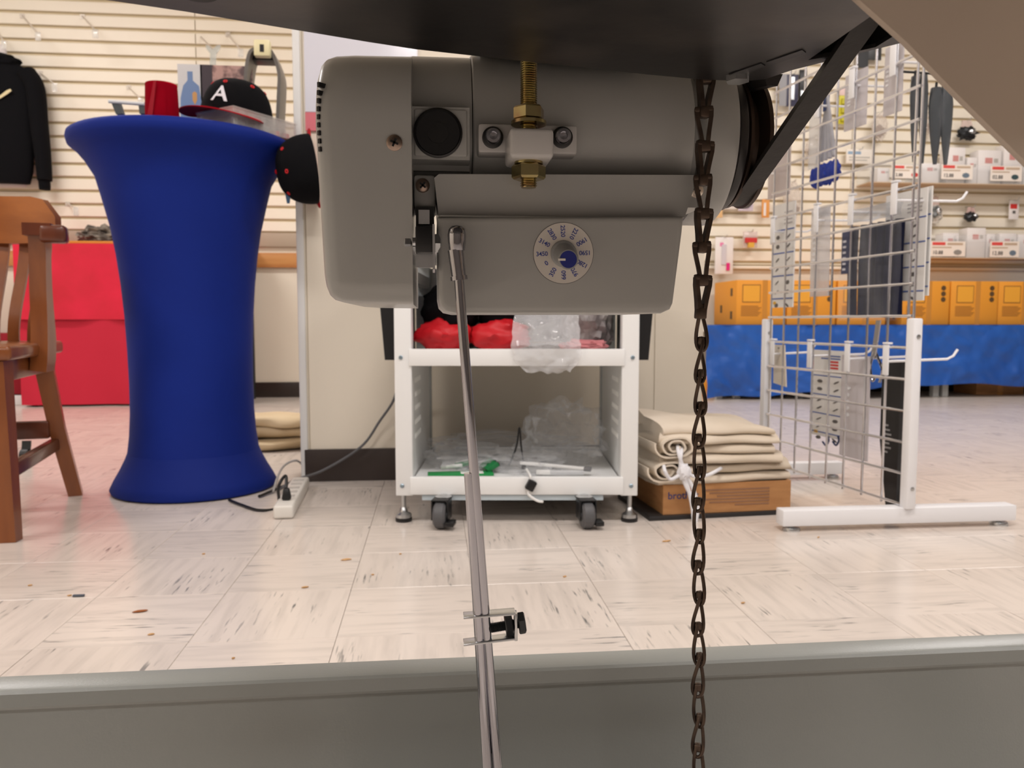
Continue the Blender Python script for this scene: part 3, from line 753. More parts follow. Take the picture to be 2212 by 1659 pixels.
MB().prism(fl, (0, 0.002, 0)).build('felt_flap', mat('red_felt_dark', (150, 4, 28), 0.9), fz)

# leaflet card with printed picture
la, lb = at_y(383, 138, 2.62), at_y(548, 262, 2.62)
lf = thing('leaflet_stand', 'printed picture card standing behind the black cap on the blue table', 'leaflet', ((la.x+lb.x)/2, 2.62, ZT))
MB().bb(la.x, lb.x, 2.62, 2.624, ZT, la.z, 0.001).build('card', mat('leaflet_print', (190, 150, 140), 0.4, var=(26, (90, 60, 60), 0.45, 0.6)), lf)
def lp(u0, u1, v0, v1, name, m, d=0.001):
    W = lb.x-la.x; H = la.z-ZT
    return MB().bb(la.x+u0*W, la.x+u1*W, 2.62-d, 2.62, ZT+v0*H, ZT+v1*H).build(name, m, lf)
lp(0.0, 0.32, 0.14, 1.0, 'print_background', mat('print_white', (224, 222, 220), 0.4))
lp(0.30, 0.46, 0.14, 1.0, 'print_column', mat('print_dark', (62, 50, 58), 0.4))
W = lb.x-la.x; H = la.z-ZT
def lq(u, v): return (la.x+u*W, 2.6185, ZT+v*H)
MB().prism([lq(*q) for q in ((0.02, 0.2), (0.03, 0.62), (0.07, 0.76), (0.13, 0.82), (0.13, 0.92), (0.20, 0.92), (0.20, 0.82), (0.28, 0.76), (0.32, 0.5), (0.29, 0.36), (0.09, 0.36), (0.06, 0.2))], (0, 0.0006, 0)).build('print_shirt', mat('print_blue', (120, 146, 188), 0.5), lf)
MB().prism([lq(*q) for q in ((0.19, 0.68), (0.22, 0.70), (0.25, 0.68), (0.25, 0.60), (0.22, 0.55), (0.19, 0.60))], (0, -0.0006, 0)).build('print_badge', mat('print_orange', (214, 160, 96), 0.5), lf)
lp(0.0, 0.3, 0.0, 0.14, 'print_footer', mat('print_navy', (60, 96, 164), 0.4))

# caps ------------------------------------------------------------------
def make_cap(name, label, letter=False):
    t = thing(name, label, 'cap'); R0, Hc = 0.094, 0.108
    def crown(u, v):
        a = 2*PI*u; e = v*PI/2; k = 1+0.02*math.cos(6*a)*math.sin(2*e)
        r = R0*math.cos(e)**0.72*k; z = Hc*math.sin(e)
        fx = 1.06 if math.sin(a) < 0 else 1.0
        return (r*math.cos(a)*0.93, r*math.sin(a)*fx, z+0.006)
    cr = MB().grid(crown, 48, 14); bmesh.ops.remove_doubles(cr.bm, verts=cr.bm.verts[:], dist=1e-5)
    cr.build('crown', M_blackcloth, t, smooth=60)
    def brim(u, v):
        a = R(200)+R(140)*u; r = 0.092+0.075*v*math.sin(PI*u)**0.55
        x, y = r*math.cos(a)*0.95, r*math.sin(a)*1.04
        return (x, y, 0.010-0.16*x*x/0.09*0.09*10*0.5 - 0.010*v)
    br = MB().grid(brim, 30, 6, 0.0028); br.build('brim', M_redcloth, t)
    MB().lathe([(0.0, Hc+0.011), (0.005, Hc+0.0095), (0.0065, Hc+0.005)], (0, 0, 0), 'Z', 14).build('button', M_redcloth, t)
    for k in range(6):
        a = PI/6+k*PI/3; e = R(52); r = R0*math.cos(e)**0.72
        p = Vector((r*math.cos(a)*0.93, r*math.sin(a)*(1.06 if math.sin(a) < 0 else 1), Hc*math.sin(e)+0.006))
        nrm = Vector((math.cos(a)*0.75, math.sin(a)*0.75, 0.6)).normalized(); q = nrm.to_track_quat('Z', 'Y').to_matrix()
        m = MB(); m.tube([p+nrm*0.001+q@Vector((0.004*math.cos(2*PI*i/14), 0.004*math.sin(2*PI*i/14), 0)) for i in range(14)], 0.0016, 6, closed=True)
        m.build('eyelet', mat('red_thread', (214, 34, 40), 0.7), t)
    if letter:
        def pl(u, v, w):
            e = math.asin(min(0.95, max(0.05, (v+0.045)/Hc))); a = -PI/2+u/0.085; r = R0*math.cos(e)**0.72+0.0016
            return Vector((r*math.cos(a)*0.93, r*math.sin(a)*1.06, v+0.052+w*0))
        MB().text('A', 0.062, pl, extrude=0.0).build('letter_a', mat('white_thread', (226, 224, 230), 0.6), t, smooth=0)
    return t
cap1 = make_cap('baseball_cap', 'black cap with red brim and white letter A on the blue table', True)
cp = at_y(508, 250, 2.40)
cap1.location = (cp.x+0.005, cp.y, at_y(508, 176, 2.40).z-0.112); cap1.rotation_euler = (R(2), R(7), R(-14)); cap1.scale = (1.12, 1.12, 1.0)
cap2 = make_cap('baseball_cap', 'black cap with red eyelets hung sideways beside the motor fan cover')
cp = at_y(655, 362, 2.36)
cap2.rotation_mode = 'QUATERNION'; cap2.rotation_quaternion = (Matrix.Rotation(R(14), 3, 'Z') @ Matrix.Rotation(R(-98), 3, 'Y') @ Matrix.Rotation(R(170), 3, 'Z')).to_quaternion(); cap2.location = (cp.x+0.035, cp.y-0.01, cp.z-0.005); cap2.scale = (1.12, 1.12, 0.95)
hk = thing('cap_peg', 'steel peg on the partition holding the sideways cap', 'peg', (cp.x+0.06, YP-0.1, cp.z))
MB().cyl((cp.x+0.035, cp.y+0.02, cp.z-0.02), (cp.x+0.075, YP-0.0065, cp.z-0.02), 0.004, seg=10).build('pin', M_zinc, hk)
MB().bb(cp.x+0.055, cp.x+0.095, YP-0.0105, YP-0.0062, cp.z-0.04, cp.z).build('peg_plate', M_zinc, hk)
ce = at_y(622, 433, 2.33)
clp = thing('clip', 'small blue clip dangling under the sideways black cap', 'clip', ce)
MB().prism([(ce.x-0.008, ce.y, ce.z+0.02), (ce.x+0.008, ce.y, ce.z+0.02), (ce.x+0.004, ce.y, ce.z-0.008), (ce.x-0.003, ce.y, ce.z-0.008)], (0, 0.006, 0), bevel=0.001).build('jaw', mat('teal_plastic', (70, 110, 150), 0.4), clp)
MB().cyl((ce.x, ce.y+0.003, ce.z+0.018), (ce.x, ce.y+0.003, ce.z+0.03), 0.0025, seg=8).build('spring', M_zinc, clp)

# clear organiser box lying over the table edge
oa, ob = at_z(505, 268, ZT+0.004), at_z(640, 304, ZT+0.004)
ed = Vector((ob.x-oa.x, ob.y-oa.y, 0)); Lb = ed.length; ed.normalize(); bk = Vector((-ed.y, ed.x, 0))
orgz = thing('organizer_box', 'clear plastic compartment box overhanging the right edge of the blue table', 'organizer box', (oa.x, oa.y, ZT+0.003))
def ob_(s0, s1, t0, t1, z0, z1, m):
    c = Vector((oa.x, oa.y, 0)) + ed*(s0+s1)/2 + bk*(t0+t1)/2
    return m.box((c.x, c.y, (z0+z1)/2), (s1-s0, t1-t0, z1-z0), rot=math.atan2(ed.y, ed.x))
DB, HB = 0.15, 0.046; zb0 = ZT+0.003
ob_(0, Lb, 0, DB, zb0, zb0+0.002, MB()).build('tray_bottom', M_frost, orgz)
m = MB(); ob_(0, Lb, 0, 0.002, zb0, zb0+HB, m); ob_(0, Lb, DB-0.002, DB, zb0, zb0+HB, m); ob_(0, 0.002, 0, DB, zb0, zb0+HB, m); ob_(Lb-0.002, Lb, 0, DB, zb0, zb0+HB, m)
m.build('tray_wall', M_frost, orgz)
ob_(-0.002, Lb+0.002, -0.002, DB+0.002, zb0+HB, zb0+HB+0.004, MB()).build('lid', M_frost, orgz)
for k in range(1, 6): ob_(Lb*k/6-0.001, Lb*k/6+0.001, 0.002, DB-0.002, zb0+0.002, zb0+HB-0.002, MB()).build('divider', M_frost, orgz)
for k in range(6):
    colr = [(150, 150, 152), (120, 122, 128), (168, 160, 150), (160, 158, 156), (226, 70, 74), (226, 78, 80)][k]
    ob_(Lb*k/6+0.008, Lb*(k+1)/6-0.008, 0.02, DB-0.03, zb0+0.0025, zb0+(0.026 if k < 4 else 0.02), MB()).build('contents', mat('bits_%d' % k, colr, 0.5, bump=(90, 1.0)), orgz)
cb_ = thing('cardboard_sheet', 'brown cardboard sheet under the clear compartment box', 'cardboard', (oa.x, oa.y, ZT))
ob_(0.08, Lb+0.004, 0.004, DB, ZT, ZT+0.0026, MB()).build('sheet', mat('kraft', (160, 118, 74), 0.7), cb_)
# cap frame standing behind
ca = at_y(573, 250, 2.66)
fra = thing('cap_hoop', 'grey arched plastic cap hoop with cream block on top, behind the clear box', 'cap hoop', (ca.x, ca.y, ZT))
def fp(px, py, y=2.62): return at_y(px, py, y)
arch = [fp(541, 255), fp(538, 200), fp(541, 150), fp(549, 122), fp(566, 116), fp(588, 118), fp(600, 138), fp(609, 170), fp(608, 215), fp(600, 255)]
arch[0].z = arch[-1].z = ZT+0.001
M_fr = mat('frame_grey', (112, 106, 100), 0.4)
MB().strip(spline(arch, 5), (0, 1, 0), 0.10, 0.010).build('hoop', M_fr, fra)
MB().bb(fp(546, 120).x, fp(597, 120).x, 2.60, 2.66, fp(570, 134).z, fp(570, 120).z, 0.003).build('cross_strap', M_black, fra)
ca, cb2 = fp(547, 84, 2.545), fp(583, 121, 2.545)
blk = MB().bb(ca.x, cb2.x, 2.545, 2.572, cb2.z, ca.z, 0.004).build('cream_block', mat('cream_plastic', (248, 238, 190), 0.4), fra)
MB().bb(fp(561, 100, 2.545).x, fp(570, 100, 2.545).x, 2.5435, 2.5455, fp(565, 112, 2.545).z, fp(565, 96, 2.545).z).build('block_window', M_black, blk)
# grey clamp tool and cling film left of the roll
ga = thing('bag_clamp', 'grey metal clamp tool lying at the left of the red felt roll', 'clamp', (at_y(270, 245, 2.3).x, 2.3, ZT))
def gpt(px, py, y=2.3): return at_y(px, py, y)
m = MB().bb(gpt(216, 250).x, gpt(312, 250).x, 2.27, 2.34, ZT, ZT+0.018, 0.003); m.build('clamp_body', mat('tool_grey', (104, 112, 116), 0.45), ga)
MB().prism([gpt(*q) for q in ((240, 221), (257, 221), (265, 245), (250, 246))], (0, 0.02, 0)).prism([gpt(*q) for q in ((299, 226), (312, 227), (313, 245), (301, 245))], (0, 0.02, 0)).build('arm', mat('tool_dark', (70, 76, 78), 0.45), ga)
MB().cyl(gpt(235, 219), gpt(312, 225), 0.005, seg=12).build('roller', mat('roller_white', (222, 224, 224), 0.3), ga)
cf = at_y(200, 254, 2.25)
tag(MB().blob((cf.x, 2.32, ZT+0.010), (0.10, 0.07, 0.028), 3, 0.3, 2.5, 4, ZT).build('cling_film', M_clear, smooth=20), 'crumpled clear film on the left edge of the blue table', 'film')

# ================================================================== WOODEN ARMCHAIR
M_wood = wood_material('chair_wood', (146, 84, 40), (112, 58, 26), 0.3, (14, 14, 2.5))
M_woodd = wood_material('chair_wood_dark', (106, 52, 28), (80, 38, 22), 0.3, (14, 14, 2.5))
ch = thing('armchair', 'brown wooden armchair with slatted back at the left edge of the picture', 'chair')
MB().box((0, 0, 0.430), (0.50, 0.50, 0.034), bevel=0.010, seg=3).build('seat', M_wood, ch)
MB().box((0, 0, 0.390), (0.45, 0.45, 0.055), bevel=0.004).build('seat_apron', M_wood, ch)
for sx in (-1, 1):
    MB().tube([(sx*0.215, -0.215, 0.41), (sx*0.222, -0.225, 0.2), (sx*0.228, -0.232, 0.0)], [0.030, 0.027, 0.024], 4).build('leg', M_wood, ch, smooth=20)
    MB().tube([(sx*0.205, 0.205, 0.41), (sx*0.228, 0.235, 0.2), (sx*0.262, 0.262, 0.0)], [0.032, 0.028, 0.025], 4).build('leg', M_wood, ch, smooth=20)
    MB().box((sx*0.222, 0.0, 0.155), (0.026, 0.46, 0.034), bevel=0.006).build('stretcher', M_woodd, ch)
MB().box((0, 0.21, 0.20), (0.43, 0.024, 0.05), bevel=0.006).build('stretcher', M_woodd, ch)
def crest(u, v):
    a = (u-0.5)*2; x = a*0.262; y = 0.285-0.055*a*a; return (x, y, 0.715+0.012*a**8+(0.128-0.012*a**8-0.055*max(0, abs(a)-0.8)**2/0.04)*v)
MB().grid(crest, 16, 5, 0.026).build('crest_rail', wood_material('chair_crest', (176, 106, 52), (140, 78, 36), 0.28, (3, 14, 14)), ch)
for k in range(9):
    a = -0.88+k*0.22; x = a*0.245
    MB().strip(bez([(x*0.86, 0.205, 0.445), (x*0.90, 0.175, 0.54), (x*0.98, 0.27, 0.62), (x*1.02, 0.288-0.055*a*a, 0.735)], 10), (1, 0, 0), 0.027, 0.013).build('back_slat', M_wood, ch)
for sx in (-1, 1):
    # S-shaped arm support, broad board
    MB().strip(bez([(sx*0.245, 0.03, 0.375), (sx*0.262, 0.03, 0.47), (sx*0.235, 0.06, 0.56), (sx*0.262, 0.0, 0.64), (sx*0.262, -0.01, 0.715)], 14), (0, 1, 0.0), [0.085, 0.088, 0.09, 0.088, 0.082, 0.076, 0.07, 0.066, 0.062, 0.06, 0.058, 0.056, 0.056, 0.058, 0.06], 0.038).build('arm_support', M_wood, ch)
    m = MB().strip(bez([(sx*0.235, 0.27, 0.742), (sx*0.285, 0.15, 0.728), (sx*0.275, 0.05, 0.725), (sx*0.266, -0.055, 0.726)], 10), (1, 0, 0), [0.05+0.012*i/10 for i in range(11)], 0.030)
    arm_ = m.build('armrest', M_woodd, ch)
    MB().box((sx*0.300, -0.035, 0.716), (0.060, 0.046, 0.044), bevel=0.010, seg=3).build('scroll', M_woodd, arm_)
ch.location = (-1.235, 2.05, 0); ch.rotation_euler = (0, 0, R(12))
# caster peeking out under the chair
cst = at_z(56, 998, 0)
cs = thing('caster_wheel', 'small black caster wheel on the floor behind the armchair leg', 'caster', (cst.x, cst.y, 0))
MB().cyl((cst.x-0.012, cst.y, 0.024), (cst.x+0.012, cst.y, 0.024), 0.024, seg=20).build('wheel', M_black, cs)
MB().strip([(cst.x, cst.y, 0.028), (cst.x, cst.y+0.01, 0.06), (cst.x, cst.y+0.012, 0.075)], (1, 0, 0), 0.03, 0.006).build('fork', M_darksteel, cs)

# ================================================================== RED TABLE
ra = at_z(45, 880, 0)
YRt = ra.y
xr0 = ra.x; xr1 = at_z(520, 880, 0).x; zrt = at_y(200, 526, YRt).z
rt = thing('display_table', 'counter-height display table under a bright red cloth by the slat wall', 'table', ((xr0+xr1)/2, YRt+0.2, 0))
M_red = mat('red_tablecloth', (228, 24, 64), 0.7, bump=(30, 0.25), var=(4, (200, 22, 46), 0.35, 0.7))
def clothf(z0, z1, dy):
    def fn(u, v):
        x = xr0+(xr1-xr0)*u; z = z0+(z1-z0)*v
        return (x, YRt+dy+0.012*math.sin(x*9)*(1-v)+0.006*math.sin(x*23+2)*(1-v)-0.004*mnoise.noise(Vector((x*6, z*6, 2))), z)
    return fn
zf = at_y(200, 690, YRt).z
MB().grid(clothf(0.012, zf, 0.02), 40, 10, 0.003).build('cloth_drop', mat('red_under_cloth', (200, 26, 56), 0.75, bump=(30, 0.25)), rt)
MB().grid(clothf(zf, zrt, 0.0), 40, 8, 0.004).build('cloth_overlay', M_red, rt)
MB().bb(xr0, xr1, YRt, YB-0.04, zrt-0.004, zrt, 0.001).build('cloth_top', M_red, rt)
MB().bb(xr0+0.01, xr1-0.01, YRt+0.04, YB-0.04, zrt-0.04, zrt-0.005).build('table_top', M_paper, rt)
def side(u, v): return (xr0+0.006*math.sin(u*11), YRt+0.02+(YB-0.06-YRt)*u, 0.012+(zrt-0.014)*v)
MB().grid(side, 20, 8, 0.003).build('cloth_side', M_red, rt)
for x, y in ((xr0+0.04, YRt+0.08), (xr1-0.04, YRt+0.08), (xr0+0.04, YB-0.1), (xr1-0.04, YB-0.1)): MB().cyl((x, y, 0), (x, y, zrt-0.04), 0.014, seg=12).build('leg', M_darksteel, rt)
# darker cloth-covered crate left of it
xa2 = at_y(-160, 850, 5.0).x
cr = thing('covered_crate', 'dark red cloth-covered crate on a white plinth, left of the red table', 'crate', ((xa2+xr0)/2-0.02, 5.1, 0))
MB().bb(xa2, xr0-0.03, 4.98, 5.28, at_y(30, 852, 4.98).z, at_y(30, 720, 4.98).z, 0.01).build('cloth_cover', mat('deep_red_cloth', (150, 14, 34), 0.8, bump=(30, 0.2)), cr)
MB().bb(xa2, xr0-0.03, 4.98, 5.28, 0.0, at_y(30, 854, 4.98).z, 0.004).build('plinth', M_white, cr)
# things lying on the red table
gx = at_y(222, 520, YRt+0.12)
tag(MB().blob((gx.x, YRt+0.16, zrt+0.052), (0.27, 0.2, 0.11), 11, 0.45, 3.0, 4, zrt+0.001).build('fur_trim', mat('grey_fur', (140, 130, 118), 0.95, var=(22, (80, 72, 66), 0.4, 0.6), bump=(60, 1.0)), smooth=20), 'tangled grey brown fur trim lying on the red table', 'fur trim')
ga_, gb_ = at_y(150, 522, YRt+0.02), at_y(262, 524, YRt+0.02)
tag(MB().bb(ga_.x, gb_.x+0.1, YRt+0.01, YRt+0.03, zrt+0.0005, zrt+0.016, 0.002).build('wooden_ruler', mat('amber_ruler', (212, 140, 48), 0.35)), 'amber wooden ruler along the front edge of the red table', 'ruler')

# folded canvas on the floor behind the blue table
c = at_z(606, 976, 0)
cv = thing('canvas_bundle', 'folded tan canvas lying on the floor between blue table and partition', 'canvas', (c.x, c.y+0.1, 0))
def fold(c, w, d, z0, th, seed, amp=0.012, rot=0.0, slope=0.0):
    def fn(s):
        def g(u, v):
            a = 2*PI*v; cx_ = (u-0.5)*w; k = abs(math.cos(a))**0.4*(1 if math.cos(a) > 0 else -1); l = abs(math.sin(a))**0.7*(1 if math.sin(a) > 0 else -1)
            y = k*d/2; z = th/2+l*th/2
            nzv = mnoise.noise(Vector((cx_*7+seed, y*7, z*9)))
            p = Vector((cx_+amp*mnoise.noise(Vector((y*6, seed*3, z*8)))*2, y+amp*nzv, z*(1+0.35*nzv)))
            p.z += slope*(0.5-p.x/w)*th*(0.3+l*0.7 if l > 0 else 0.3) if slope else 0
            p = Matrix.Rotation(rot, 3, 'Z') @ p
            return (c[0]+p.x, c[1]+p.y, z0+max(0.0005, p.z))
        return g
    m = MB(); m.grid(fn(seed), 26, 26); bmesh.ops.remove_doubles(m.bm, verts=m.bm.verts[:], dist=1e-5)
    bmesh.ops.holes_fill(m.bm, edges=m.bm.edges[:]); return m
M_canvas = mat('tan_canvas', (214, 194, 160), 0.85, bump=(220, 0.3), var=(5, (196, 174, 138), 0.4, 0.7))
for k in range(3): fold((c.x+0.01*k, c.y+0.13, 0), 0.36, 0.24, 0.001+0.043*k, 0.05, k+2, 0.06).build('canvas_fold', M_canvas, cv, smooth=60)
# power strip with plug and cords
pa = at_z(612, 1122, 0); pb = at_z(650, 1055, 0); dd = (pb-pa); an = math.atan2(dd.y, dd.x)
ps_ = thing('power_strip', 'white power strip on the floor at the foot of the blue table', 'power strip', (pa.x, pa.y, 0))
cen = (pa+pb)/2
MB().box((cen.x, cen.y, 0.018), (dd.length, 0.05, 0.034), rot=an, bevel=0.006, seg=3).build('housing', mat('strip_white', (228, 224, 216), 0.4), ps_)
for k in range(5):
    q = pa+dd*(0.3+0.14*k); MB().box((q.x, q.y, 0.0355), (0.024, 0.03, 0.0015), rot=an, bevel=0.0005).build('socket', mat('socket_grey', (190, 186, 180), 0.5), ps_)
q = pa+dd*0.18
pl_ = thing('power_plug', 'black plug with cord standing in the white power strip', 'plug', (q.x, q.y, 0.0365))
MB().box((q.x, q.y, 0.052), (0.026, 0.024, 0.03), rot=an, bevel=0.004, taper=0.6).build('plug_body', M_black, pl_)
cd_ = [q+Vector((0, 0, 0.066)), q+Vector((-0.005, 0.02, 0.095)), q+Vector((-0.02, 0.0, 0.07)), at_z(600, 1095, 0.006), at_z(560, 1102, 0.005), at_z(520, 1090, 0.005), at_z(495, 1080, 0.005)]
MB().tube(spline(cd_, 8), 0.004, 8).build('cord', M_black, pl_)
gc = [at_z(600, 1060, 0.006), at_z(615, 1050, 0.03), at_z(640, 1036, 0.03), at_y(700, 1015, YP-0.05), at_y(780, 965, YP-0.04), at_y(820, 910, YP-0.04), at_y(852, 860, YP-0.06), at_y(862, 800, YP-0.1)]
tag(MB().tube(spline(gc, 8), 0.0042, 8).build('extension_cable', mat('grey_cord', (96, 96, 98), 0.5)), 'grey power cord rising from the power strip to behind the white cart', 'cord')
gc = [at_z(590, 1062, 0.006), at_z(600, 1030, 0.03), at_z(615, 1005, 0.05), at_z(640, 995, 0.06), at_z(655, 1010, 0.02), at_z(652, 1040, 0.005)]
tag(MB().tube(spline(gc, 8), 0.0035, 8).build('cable_loop', mat('pale_cord', (176, 172, 166), 0.5)), 'pale cable loop rising behind the power strip', 'cable')
bc_ = [at_z(560, 1072, 0.006), at_z(598, 1056, 0.007), at_z(628, 1044, 0.007), at_z(660, 1034, 0.006)]
tag(MB().tube(spline(bc_, 8), 0.0045, 8).build('floor_cable', M_black), 'black cable on the floor from blue table hem to the partition', 'cable')

# ================================================================== WHITE CART
cart = thing('rolling_cart', 'white steel rolling cart with two shelves, in front of the partition', 'cart')
CW, CD, CH = 0.300, 0.49, 0.70      # half width, depth, height
PW = 0.042
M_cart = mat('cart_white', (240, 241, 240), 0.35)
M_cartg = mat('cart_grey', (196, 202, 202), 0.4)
zr = [(0.391, 0.4345), (0.071, 0.117)]
for sx in (-1, 1):
    for y in (0, CD-PW):
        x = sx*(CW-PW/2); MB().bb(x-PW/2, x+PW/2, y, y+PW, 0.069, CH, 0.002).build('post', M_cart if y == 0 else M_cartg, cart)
    # side panel with rows of vent slits
    sp = MB().bb(sx*(CW-PW+0.004)-0.001, sx*(CW-PW+0.004)+0.001, PW, CD-PW, 0.10, 0.40).build('side_panel', M_cart, cart)
    for i in range(5):
        for j in range(6):
            MB().box((sx*(CW-PW+0.0025), PW+0.05+j*0.022, 0.35-i*0.036), (0.0014, 0.010, 0.012)).build('vent_slit', mat('slit_light', (250, 250, 246), 0.6), sp)
    MB().prism([(sx*(CW+0.001), 0.03, 0.405), (sx*(CW+0.028), 0.03, 0.405), (sx*(CW+0.040), 0.03, 0.56), (sx*(CW+0.040), 0.03, 0.60), (sx*(CW+0.001), 0.03, 0.60)], (0, 0.40, 0), bevel=0.003).build('side_handle', M_black, cart)
    MB().bb(sx*CW, sx*(CW-PW), 0.05, CD-0.05, 0.60, 0.63).build('top_rail', M_cart, cart)
for z0, z1 in zr:
    for y in (-0.004, CD-PW+0.01):
        rl = MB().bb(-CW+PW-0.006, CW-PW+0.006, y, y+0.02, z0+0.001, z1-0.001, 0.002).build('rail', M_cart, cart)
    MB().bb(-CW+PW+0.001, CW-PW-0.001, 0.017, CD-PW, z1-0.012, z1-0.008).build('shelf', M_cart, cart)
    for sx in (-1, 1):
        MB().lathe([(0.0052, 0.0), (0.0052, -0.002), (0.0035, -0.0035), (0.0, -0.0035)], (sx*(CW-0.016), 0, (z0+z1)/2), 'Y', 14).build('bolt', mat('bolt_blue_zinc', (150, 168, 180), 0.35, 0.8), cart)
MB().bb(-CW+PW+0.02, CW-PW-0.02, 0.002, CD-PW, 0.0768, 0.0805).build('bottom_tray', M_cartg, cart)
MB().bb(-0.235, 0.215, 0.0, 0.004, 0.058, 0.0705).build('stiffener', mat('stiffener_blue_grey', (188, 200, 206), 0.4), cart)
MB().bb(-CW, CW, 0, CD, CH-0.03, CH, 0.004).build('cart_top', M_cart, cart)
MB().bb(-CW+PW, CW-PW, CD-0.012, CD-0.008, 0.44, 0.66).build('back_panel', M_cart, cart)
for sx in (-1, 1):
    for y in (0.022, CD-0.022):
        x = sx*(CW-0.016)
        MB().lathe([(0.020, 0.0), (0.021, 0.004), (0.0205, 0.010)], (x, y, 0), 'Z', 24).build('foot_pad', M_black, cart)
        MB().lathe([(0.0198, 0.0102), (0.0195, 0.018), (0.010, 0.024), (0.008, 0.034), (0.006, 0.036), (0.006, 0.069)], (x, y, 0), 'Z', 24).build('levelling_foot', M_zinc, cart)
def caster(x, y, rot):
    c = bpy.data.objects.new('caster', None); COL.objects.link(c); c.parent = cart; c.location = (x, y, 0); c.rotation_euler = (0, 0, rot)
    for nm, mbx, m in (
        ('wheel', MB().lathe([(0.010, -0.0155), (0.027, -0.0150), (0.0325, -0.010), (0.0335, 0), (0.0325, 0.010), (0.027, 0.0150), (0.010, 0.0155)], (0, 0.03, 0.0335), 'X', 32), mat('wheel_grey', (86, 86, 88), 0.5)),
        ('hub', MB().cyl((-0.017, 0.03, 0.0335), (0.017, 0.03, 0.0335), 0.008, seg=16), M_zinc),
        ('fork', MB().bb(-0.021, -0.0175, 0.0, 0.044, 0.022, 0.0715, 0.001).bb(0.0175, 0.021, 0.0, 0.044, 0.022, 0.0715, 0.001).bb(-0.021, 0.021, -0.012, 0.044, 0.0690, 0.0715, 0.001), M_black),
        ('swivel', MB().lathe([(0.019, 0.0716), (0.021, 0.0725), (0.016, 0.0745), (0.010, 0.0755), (0.010, 0.0765)], (0, 0, 0), 'Z', 24), M_zinc),
        ('brake_pedal', MB().box((-0.026, 0.040, 0.016), (0.022, 0.036, 0.012), bevel=0.003), M_black)):
        me = mbx.mesh(nm, m); o = bpy.data.objects.new(nm, me); COL.objects.link(o); o.parent = c
for x, y, r_ in ((-0.180, -0.02, R(172)), (0.166, -0.02, R(188)), (-0.18, CD-0.07, 0), (0.166, CD-0.07, 0)): caster(x, y, r_)
lcart = at_z(870, 1130, 0); rcart = at_z(1362, 1130, 0); mc = (lcart+rcart)/2
AC = math.atan2(rcart.y-lcart.y, rcart.x-lcart.x)
cart.location = (mc.x, mc.y, 0); cart.rotation_euler = (0, 0, AC)
CM = Matrix.Translation(cart.location) @ Matrix.Rotation(AC, 4, 'Z')
def onc(x, y, z): return CM @ Vector((x, y, z))
ZS1, ZS0 = zr[0][1]-0.0078, zr[1][1]-0.0078
# upper shelf: caps, shirts, bags
def heap(name, label, cat, x, y, z, size, seed, m, amp=0.3, freq=2.2, sub=4, smooth=50, rot=0):
    p = onc(x, y, z)
    return tag(MB().blob((p.x, p.y, p.z+size[2]*0.42), size, seed, amp, freq, sub, z+0.0006, rot).build(name, m, smooth=smooth), label, cat)
M_rednylon = mat('red_nylon', (196, 14, 28), 0.55, bump=(50, 0.4))
heap('folded_shirt', 'crumpled red shirt at the left of the upper cart shelf', 'shirt', -0.185, 0.10, ZS1, (0.14, 0.12, 0.085), 5, M_rednylon, 0.22, 1.5)
heap('folded_jacket', 'black cloth heap on top of the red shirt, left upper cart shelf', 'jacket', -0.165, 0.13, ZS1+0.055, (0.15, 0.13, 0.13), 8, M_blackcloth, 0.2, 1.5)
heap('folded_shirt', 'red cloth bundle just right of the chrome rod on the upper cart shelf', 'shirt', -0.045, 0.10, ZS1, (0.15, 0.12, 0.085), 14, M_rednylon, 0.22, 1.5)
heap('folded_jacket', 'black cloth heap behind the middle red bundle on the cart', 'jacket', -0.01, 0.15, ZS1+0.05, (0.17, 0.12, 0.12), 19, M_blackcloth, 0.2, 1.5)
heap('grey_cap', 'grey cloth cap at the left back of the upper cart shelf', 'cap', -0.16, 0.35, ZS1, (0.12, 0.12, 0.26), 4, mat('grey_cloth', (120, 120, 118), 0.85), 0.2)
# bubble bag hanging over the rail
bagp = [(0.015, -0.014), (0.05, -0.02), (0.115, -0.016)]
M_bag = clear('bubble_bag', (240, 240, 242), body=0.24, rough=0.14, bump=(90, 1.0))
def bagfn(u, v):
    x = 0.0+0.155*u-0.012*math.sin(v*3)*(1-u); s = v
    z = ZS1+0.115-0.165*s if True else 0
    y = -0.012+0.075*max(0, 1-s*1.7)**0.8 - 0.012*math.sin(PI*u)*math.sin(PI*min(1, s*1.1)) + 0.008*mnoise.noise(Vector((u*7, v*7, 3)))
    if v > 0.8: x = 0.078+(x-0.078)*(1-(v-0.8)*1.6)
    return onc(x+0.006*mnoise.noise(Vector((u*4, v*9, 8))), y, z+0.008*mnoise.noise(Vector((u*5, v*5, 1))))
tag(MB().grid(bagfn, 26, 30, 0.0006).build('bubble_bag', M_bag, smooth=15), 'clear bubble bag hanging over the front rail of the upper cart shelf', 'bag')
heap('plastic_bag', 'clear plastic bag bulging behind the bubble bag on the upper cart shelf', 'bag', 0.085, 0.16, ZS1, (0.16, 0.16, 0.19), 23, M_clear, 0.35, 2.6, 4, 15)
heap('bagged_garment', 'grey garment in clear bag at the right of the upper cart shelf', 'garment', 0.190, 0.16, ZS1, (0.125, 0.16, 0.18), 29, mat('pale_grey_cloth', (176, 170, 168), 0.5, var=(18, (120, 112, 112), 0.45, 0.6), bump=(40, 0.6)), 0.25, 2.4, 4, 30)
heap('pink_cloth', 'dusty pink cloth end at the front right of the upper cart shelf', 'cloth', 0.170, 0.055, ZS1, (0.11, 0.05, 0.030), 31, mat('dusty_pink', (206, 128, 132), 0.8), 0.3)
